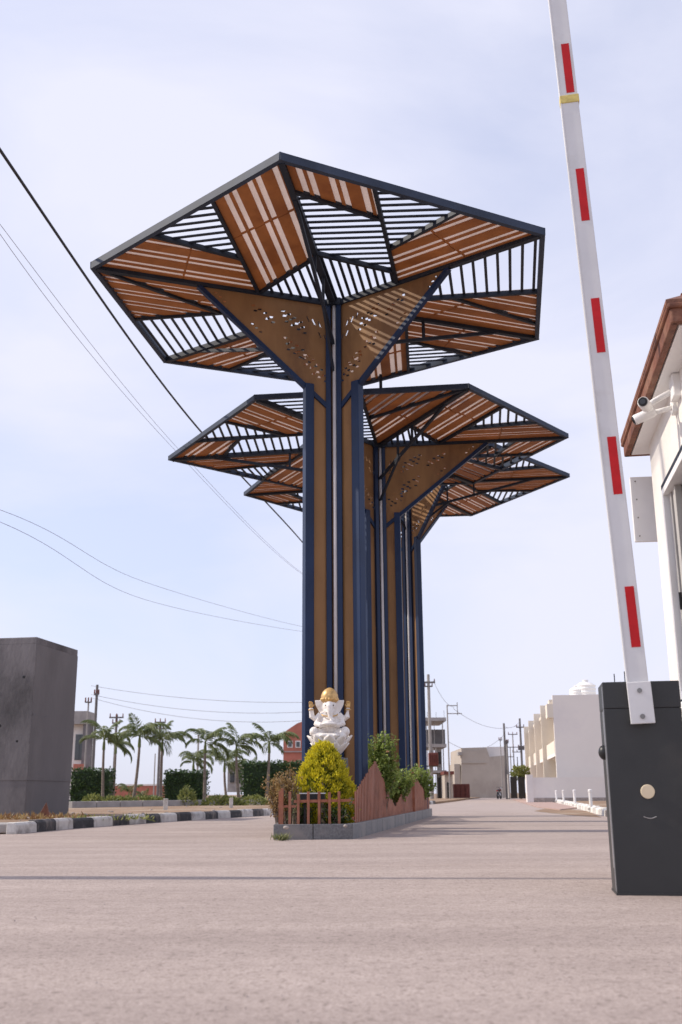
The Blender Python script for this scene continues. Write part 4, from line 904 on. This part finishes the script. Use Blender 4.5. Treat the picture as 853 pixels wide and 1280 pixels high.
for k in range(4):
    v = 7.6*(k+1); pr(-.25, .95, v-.15, v+.15, 0, hW-.0).build('fin_wall', 'house_cream', b_)
    v0 = 7.6*k+.35
    pr(.0, .9, v0+.2, v0+6.9, 2.6, 2.8).build('balcony_slab', 'house_white', b_); pr(.0, .08, v0+.2, v0+6.9, 2.8, 3.5).build('balcony_rail', 'house_cream', b_)
    pr(.1, .9, v0+.2, v0+6.9, hW-.55, hW-.36).build('roof_slab', 'house_cream', b_)
    for z in (.9, 3.6): pr(.84, .9, v0+1.5, v0+3.0, z, z+1.5).build('window', 'glass', b_)
    pr(.84, .9, v0+4.2, v0+5.2, .1, 2.2).build('door', 'maroon', b_)
pr(-.35, .0, .0, 1.4, hW-1.3, hW-.5).build('box_bay', 'house_cream', b_); pr(-.2, .0, .1, 1.2, hW-.5, hW-.25).build('box_bay', 'house_cream', b_)
cw_ = thing('compound_wall', px_(-2, -1), 'plain white compound wall before the white house row', 'wall')
a, b2 = aty(658.5, 972, DW-2), aty(800, 970, DW-2)
MB().box(((a.x+b2.x)/2, DW-1.9, a.z/2), (b2.x-a.x, .2, a.z)).build('wall', 'house_white', cw_); MB().box((a.x+.15, DW-1.9, a.z/2+.08), (.36, .36, a.z+.16)).build('pier', 'house_white', cw_)
MB().beam((a.x+.15, DW-1.7, a.z/2), (a.x+.15+14*math.tan(R(14)), DW-1.7+14, a.z/2), .2, a.z).build('wall', 'house_white', cw_)
MB().box(((a.x+b2.x)/2, DW-2.02, .13), (b2.x-a.x-.3, .06, .26)).build('plinth', 'stone', cw_)
for k, (x_, yt, lab) in enumerate(((733, 851, 'white ribbed water tank on the white house roof'), (721, 858, 'smaller white water tank beside the ribbed one'))):
    q = aty(x_, 869, DW+3); zt = aty(x_, yt, DW+3).z; r = (.62, .45)[k]; hh = zt-hW+.36
    m = MB(); prf = [(r*.9, 0)]
    for j in range(5): prf += [(r, hh*(.06+.15*j)), (r*.94, hh*(.12+.15*j))]
    prf += [(r, hh*.80), (r*.6, hh*.92), (r*.3, hh*.94), (r*.28, hh)]; m.lathe(prf, 20, (q.x, q.y, hW-.36)); o = thing('water_tank', (q.x, q.y, hW-.36), lab, 'tank')
    m.build('tank_body', 'white_paint', o, smooth=False); MB().lathe([(r*.3, hh-.01), (r*.3, hh+.05), (.05, hh+.08)], 14, (q.x, q.y, hW-.36)).build('cap', 'white_paint', o)
# tree tuft behind the gate
shr = aty(651, 985, 88); root = thing('street_tree', (shr.x, 88, 0), 'small round green tree behind the black gate', 'tree'); m = MB(); rnd = random.Random(31)
for i in range(700):
    v = rv(rnd)*rnd.random()**.4; q = Vector((v.x*.75, v.y*.7, 2.1+v.z*.55)); q *= 1+.1*mnoise.noise(q*2); m.leaf(q, v+rv(rnd), rv(rnd), .22, .13, max(0, min(1, rnd.gauss(.45+.3*v.z, .2))))
stuff(m.build('crown', 'lf_low', root, local=True)); MB().tube([(0, 0, 0), (.05, 0, 1.0), (0, 0, 2.1)], [.09, .07, .04], 8).build('trunk', 'bark', root, local=True)

# white bollards along the right kerb
for k, (x_, yb, yt) in enumerate(((739, 1007.5, 986.5), (719, 1004.5, 987), (705, 1002.5, 987.5), (696, 1001, 988), (688, 1000, 988.5), (680.5, 999.3, 988.5), (672, 998.3, 988.5))):
    kk = (22, 31.5, 41, 50, 57, 63, 68)[k]; q = kR[1]+U*(kk-22+5.5)+W*.55; dst_ = q.y; x3 = aty(x_, yb, dst_).x; zt = aty(x_, yt, dst_).z
    o = thing('bollard', (x3, dst_, .06), 'slim white bollard set behind the right-hand kerb', 'bollard', 'white bollards behind the right kerb')
    r = .048; MB().lathe([(r, 0), (r, zt-.14), (r*1.3, zt-.13), (r*1.3, zt-.08), (r*.6, zt-.06)], 10).build('shaft', 'white_paint', o, local=True); MB().lathe([(.1, 0), (.1, .05), (.07, .07)], 10).build('foot', 'concrete', o, local=True)

# ------------------------------------------------------------------ motorbike parked at the far end
q = aty(624.5, 998, 100); mo = thing('motorbike', (q.x, 100, 0), 'dark motorbike parked on the road before the beige building', 'motorbike')
ml = lambda u, z, s=0: (u*.35+s, u*.94, z)                         # seen nearly end on
for u in (-.62, .62):
    m = MB(); n_ = 16; 
    m.tube([ml(u+.29*math.cos(2*math.pi*k/n_), .30+.29*math.sin(2*math.pi*k/n_)) for k in range(n_+1)], .055, 6); wh = m.build('wheel', 'black', mo, local=True)
    MB().tube([ml(u, .30, -.07), ml(u, .30, .07)], .06, 8).build('hub', 'alu', wh, local=True)
m = MB(); m.tube([ml(-.62, .30), ml(-.2, .5), ml(.25, .72), ml(.55, .78)], .045, 6); m.tube([ml(-.2, .5), ml(-.05, .3), ml(.3, .35)], .05, 6); m.build('frame', 'pole_i', mo, local=True)
e = MB(); e.ell(ml(.15, .80), (.17, .26, .13)); e.build('fuel_tank', 'maroon', mo, local=True, smooth=True); e = MB(); e.ell(ml(-.35, .80), (.14, .38, .07)); e.build('seat', 'black', mo, local=True, smooth=True)
e = MB(); e.ell(ml(.05, .38), (.16, .2, .16)); e.build('engine', 'alu', mo, local=True)
MB().tube([ml(.62, .30), ml(.5, .95), ml(.46, 1.05)], .03, 6).build('fork', 'alu', mo, local=True)
MB().tube([ml(.42, 1.06, -.34), ml(.5, 1.04, 0), ml(.42, 1.06, .34)], .02, 6).build('handlebar', 'pole_i', mo, local=True)
e = MB(); e.ell(ml(.64, .92), (.1, .09, .1)); e.build('headlight', 'alu', mo, local=True)
e = MB(); e.ell(ml(-.85, .72), (.08, .12, .05)); e.build('tail_light', 'red', mo, local=True)

# ------------------------------------------------------------------ poles and wires
def pole(px, yt, dist, r, m_, label, arms=(), extra=None, lean=0):
    b0_ = aty(px, 1000, dist); t_ = aty(px, yt, dist); o = thing('utility_pole', (b0_.x, dist, 0), label, 'pole', 'utility poles')
    MB().tube([(0, 0, -.02), (lean, 0, t_.z)], [r, r*.75], 8).build('shaft', m_, o, local=True)
    for (y_, hw, th) in arms:
        z = aty(px, y_, dist).z; s_ = dist/FPX*cp
        MB().beam((-hw*s_, -.06, z), (hw*s_, -.06, z), .1, th).build('crossarm', 'pole_i', o, local=True)
        for s in (-1, 0, 1): MB().tube([(s*hw*s_*.9, -.06, z), (s*hw*s_*.9, -.06, z+.28)], [.05, .035], 6).build('insulator', 'maroon', o, local=True)
    return o, Vector((b0_.x, dist, t_.z))
pA, tA = pole(114, 856, 62, .10, 'pole_i', 'dark steel pole rising above the left house', [(868, 3, .1)])
pole(104, 878, 61, .06, 'pole_c', 'thin pale pole beside the dark steel one', [(878, 4, .07)])
pB, tB = pole(141, 893, 75, .11, 'pole_i', 'dark crossarm pole behind the left pair of palms', [(897, 9, .1), (904, 5, .1)])
pC_, tC = pole(197, 902, 76, .10, 'pole_i', 'crossarm pole behind the broad drooping palm', [(903, 7, .1), (911, 5, .08)])
pole(246, 918, 84, .09, 'pole_c', 'slim pole behind the middle hedge palms'); pole(192, 942, 90, .06, 'pole_c', 'thin distant pole between the hedges')
pD_, tD = pole(540, 843, 84, .15, 'pole_c', 'tall concrete pole with transformer before the unfinished frame', [(853, 8.5, .14), (858, 5, .1)])
# transformer hung on that pole
q = aty(542, 948, 83.3); tr = thing('transformer', (q.x, 83.4, aty(542, 956, 83.4).z), 'rusty pole-mounted transformer in front of the concrete frame', 'transformer')
zt0, zt1 = aty(542, 957, 83.4).z, aty(542, 941, 83.4).z
MB().box((q.x, 83.4, (zt0+zt1)/2), (.75, .6, zt1-zt0)).build('tank', 'maroon', tr, bevel=.04)
for k in range(5): MB().box((q.x-.32+.16*k, 83.06, (zt0+zt1)/2), (.04, .12, (zt1-zt0)*.8)).build('cooling_fin', 'maroon', tr)
for k in (-1, 0, 1): MB().tube([(q.x+k*.22, 83.4, zt1), (q.x+k*.22, 83.4, zt1+.35)], [.06, .03], 6).build('bushing', 'pole_c', tr)
MB().beam((q.x-.55, 83.75, zt0-.04), (q.x+.55, 83.75, zt0-.04), .7, .08).build('platform', 'pole_i', tr)
pE_, tE = pole(563, 881, 88, .07, 'pole_c', 'pale double-arm steel pole near the maroon container')
m = MB(); s_ = 88/FPX; q = aty(563, 890, 88)
for y_, x1_ in ((882, 575), (892, 581)): z = aty(563, y_, 88).z; MB().beam((0, 0, z), ((x1_-563)*s_, 0, z), .06, .07).build('bracket_arm', 'pole_c', pE_, local=True)
MB().beam(((575.5-563)*s_, 0, aty(563, 894, 88).z), ((575.5-563)*s_, 0, aty(563, 878, 88).z), .06, .06).build('drop_post', 'pole_c', pE_, local=True)
pF, tF = pole(634.5, 904, 95, .12, 'pole_i', 'dark pole at the corner of the beige building'); pole(637, 925, 96, .12, 'pole_c', 'shorter concrete pole beside the dark corner pole', [(928, 2, .2)])
pG, tG = pole(655, 898, 105, .13, 'pole_i', 'dark crossarm pole above the black gate', [(909, 5, .12), (935, 4, .4)])
pole(645, 918, 120, .08, 'pole_c', 'thin far pole of the street gantry', [(934, 8, .09), (918, 6, .09)]); pole(641, 934, 125, .07, 'pole_c', 'shorter far gantry pole', [(946, 4, .08)]); pole(649.5, 946, 125, .07, 'pole_i', 'far gantry pole behind the tree top', [(940, 6, .09)])
pole(629, 925, 112, .06, 'pole_c', 'thin lamp pole against the beige parapet', [(925, 2, .1)])
# poles in front of the left edge of the frame: carries the black cable, its shadow lies across the road
np_ = thing('cable_pole', (-5.3, 7.95, 0), 'dark concrete pole at the roadside carrying the heavy black cable', 'pole')
MB().tube([(-5.3, 7.95, -.02), (-5.3, 7.95, 3.6), (-5.3, 7.95, 4.6), (-5.3, 7.95, 9.3)], [.16, .14, .055, .04], 12).build('shaft', 'pole_c', np_, smooth=True); MB().beam((-5.75, 7.95, 9.0), (-4.75, 7.95, 9.0), .08, .1).build('crossarm', 'pole_i', np_)
for x_ in (-5.6, -5.0, -4.85): MB().tube([(x_, 7.95, 9.05), (x_, 7.95, 9.22)], [.04, .03], 8).build('insulator', 'maroon', np_)
def wire(pts, r, label, sag=0, m_='wire', n=14):
    pts = [Vector(p) for p in pts]; cv = []
    if len(pts) == 2: cv = [pts[0].lerp(pts[1], t/24)-Vector((0, 0, 4*sag*(t/24)*(1-t/24))) for t in range(25)]
    else:                                                          # smooth curve through all points
        P = [pts[0]*2-pts[1]]+pts+[pts[-1]*2-pts[-2]]
        for k in range(1, len(P)-2):
            for t in range(n):
                u = t/n; a, b_, c, d_ = P[k-1], P[k], P[k+1], P[k+2]
                cv.append((b_*2+(c-a)*u+(a*2-b_*5+c*4-d_)*u*u+(b_*3-a-c*3+d_)*u**3)*.5)
        cv.append(pts[-1])
    o = MB().tube(cv, r, 6).build('cable' if r > .015 else 'wire', m_, smooth=True); tag(o, label, 'cable' if r > .015 else 'wire'); return o
pH, tH = pole(446, 742, 60, .12, 'pole_c', 'tall concrete pole standing behind the tower trunks, ending the black cable', [(750, 16, .1)])
np2 = thing('cable_pole', (-15.5, 20.5, 0), 'concrete pole beside the grey plastered block carrying two thin sagging wires', 'pole')
MB().tube([(-15.5, 20.5, -.02), (-15.5, 20.5, 9.2)], [.14, .09], 12).build('shaft', 'pole_c', np2, smooth=True); MB().beam((-15.9, 20.5, 8.6), (-14.9, 20.5, 8.6), .08, .1).build('crossarm', 'pole_i', np2)
A_, B_, C_ = aty(0, 187, 12.5), aty(235, 520, 24.5), aty(381, 681, 39)
wire([(-4.85, 7.95, 9.1), A_, B_, C_, tH+Vector((-.6, -.06, -.3))], .024, 'heavy black cable slanting down the sky behind the middle canopy')
for k, (y0_, y1_, x1_) in enumerate(((276, 715, 376), (288, 719, 380))):
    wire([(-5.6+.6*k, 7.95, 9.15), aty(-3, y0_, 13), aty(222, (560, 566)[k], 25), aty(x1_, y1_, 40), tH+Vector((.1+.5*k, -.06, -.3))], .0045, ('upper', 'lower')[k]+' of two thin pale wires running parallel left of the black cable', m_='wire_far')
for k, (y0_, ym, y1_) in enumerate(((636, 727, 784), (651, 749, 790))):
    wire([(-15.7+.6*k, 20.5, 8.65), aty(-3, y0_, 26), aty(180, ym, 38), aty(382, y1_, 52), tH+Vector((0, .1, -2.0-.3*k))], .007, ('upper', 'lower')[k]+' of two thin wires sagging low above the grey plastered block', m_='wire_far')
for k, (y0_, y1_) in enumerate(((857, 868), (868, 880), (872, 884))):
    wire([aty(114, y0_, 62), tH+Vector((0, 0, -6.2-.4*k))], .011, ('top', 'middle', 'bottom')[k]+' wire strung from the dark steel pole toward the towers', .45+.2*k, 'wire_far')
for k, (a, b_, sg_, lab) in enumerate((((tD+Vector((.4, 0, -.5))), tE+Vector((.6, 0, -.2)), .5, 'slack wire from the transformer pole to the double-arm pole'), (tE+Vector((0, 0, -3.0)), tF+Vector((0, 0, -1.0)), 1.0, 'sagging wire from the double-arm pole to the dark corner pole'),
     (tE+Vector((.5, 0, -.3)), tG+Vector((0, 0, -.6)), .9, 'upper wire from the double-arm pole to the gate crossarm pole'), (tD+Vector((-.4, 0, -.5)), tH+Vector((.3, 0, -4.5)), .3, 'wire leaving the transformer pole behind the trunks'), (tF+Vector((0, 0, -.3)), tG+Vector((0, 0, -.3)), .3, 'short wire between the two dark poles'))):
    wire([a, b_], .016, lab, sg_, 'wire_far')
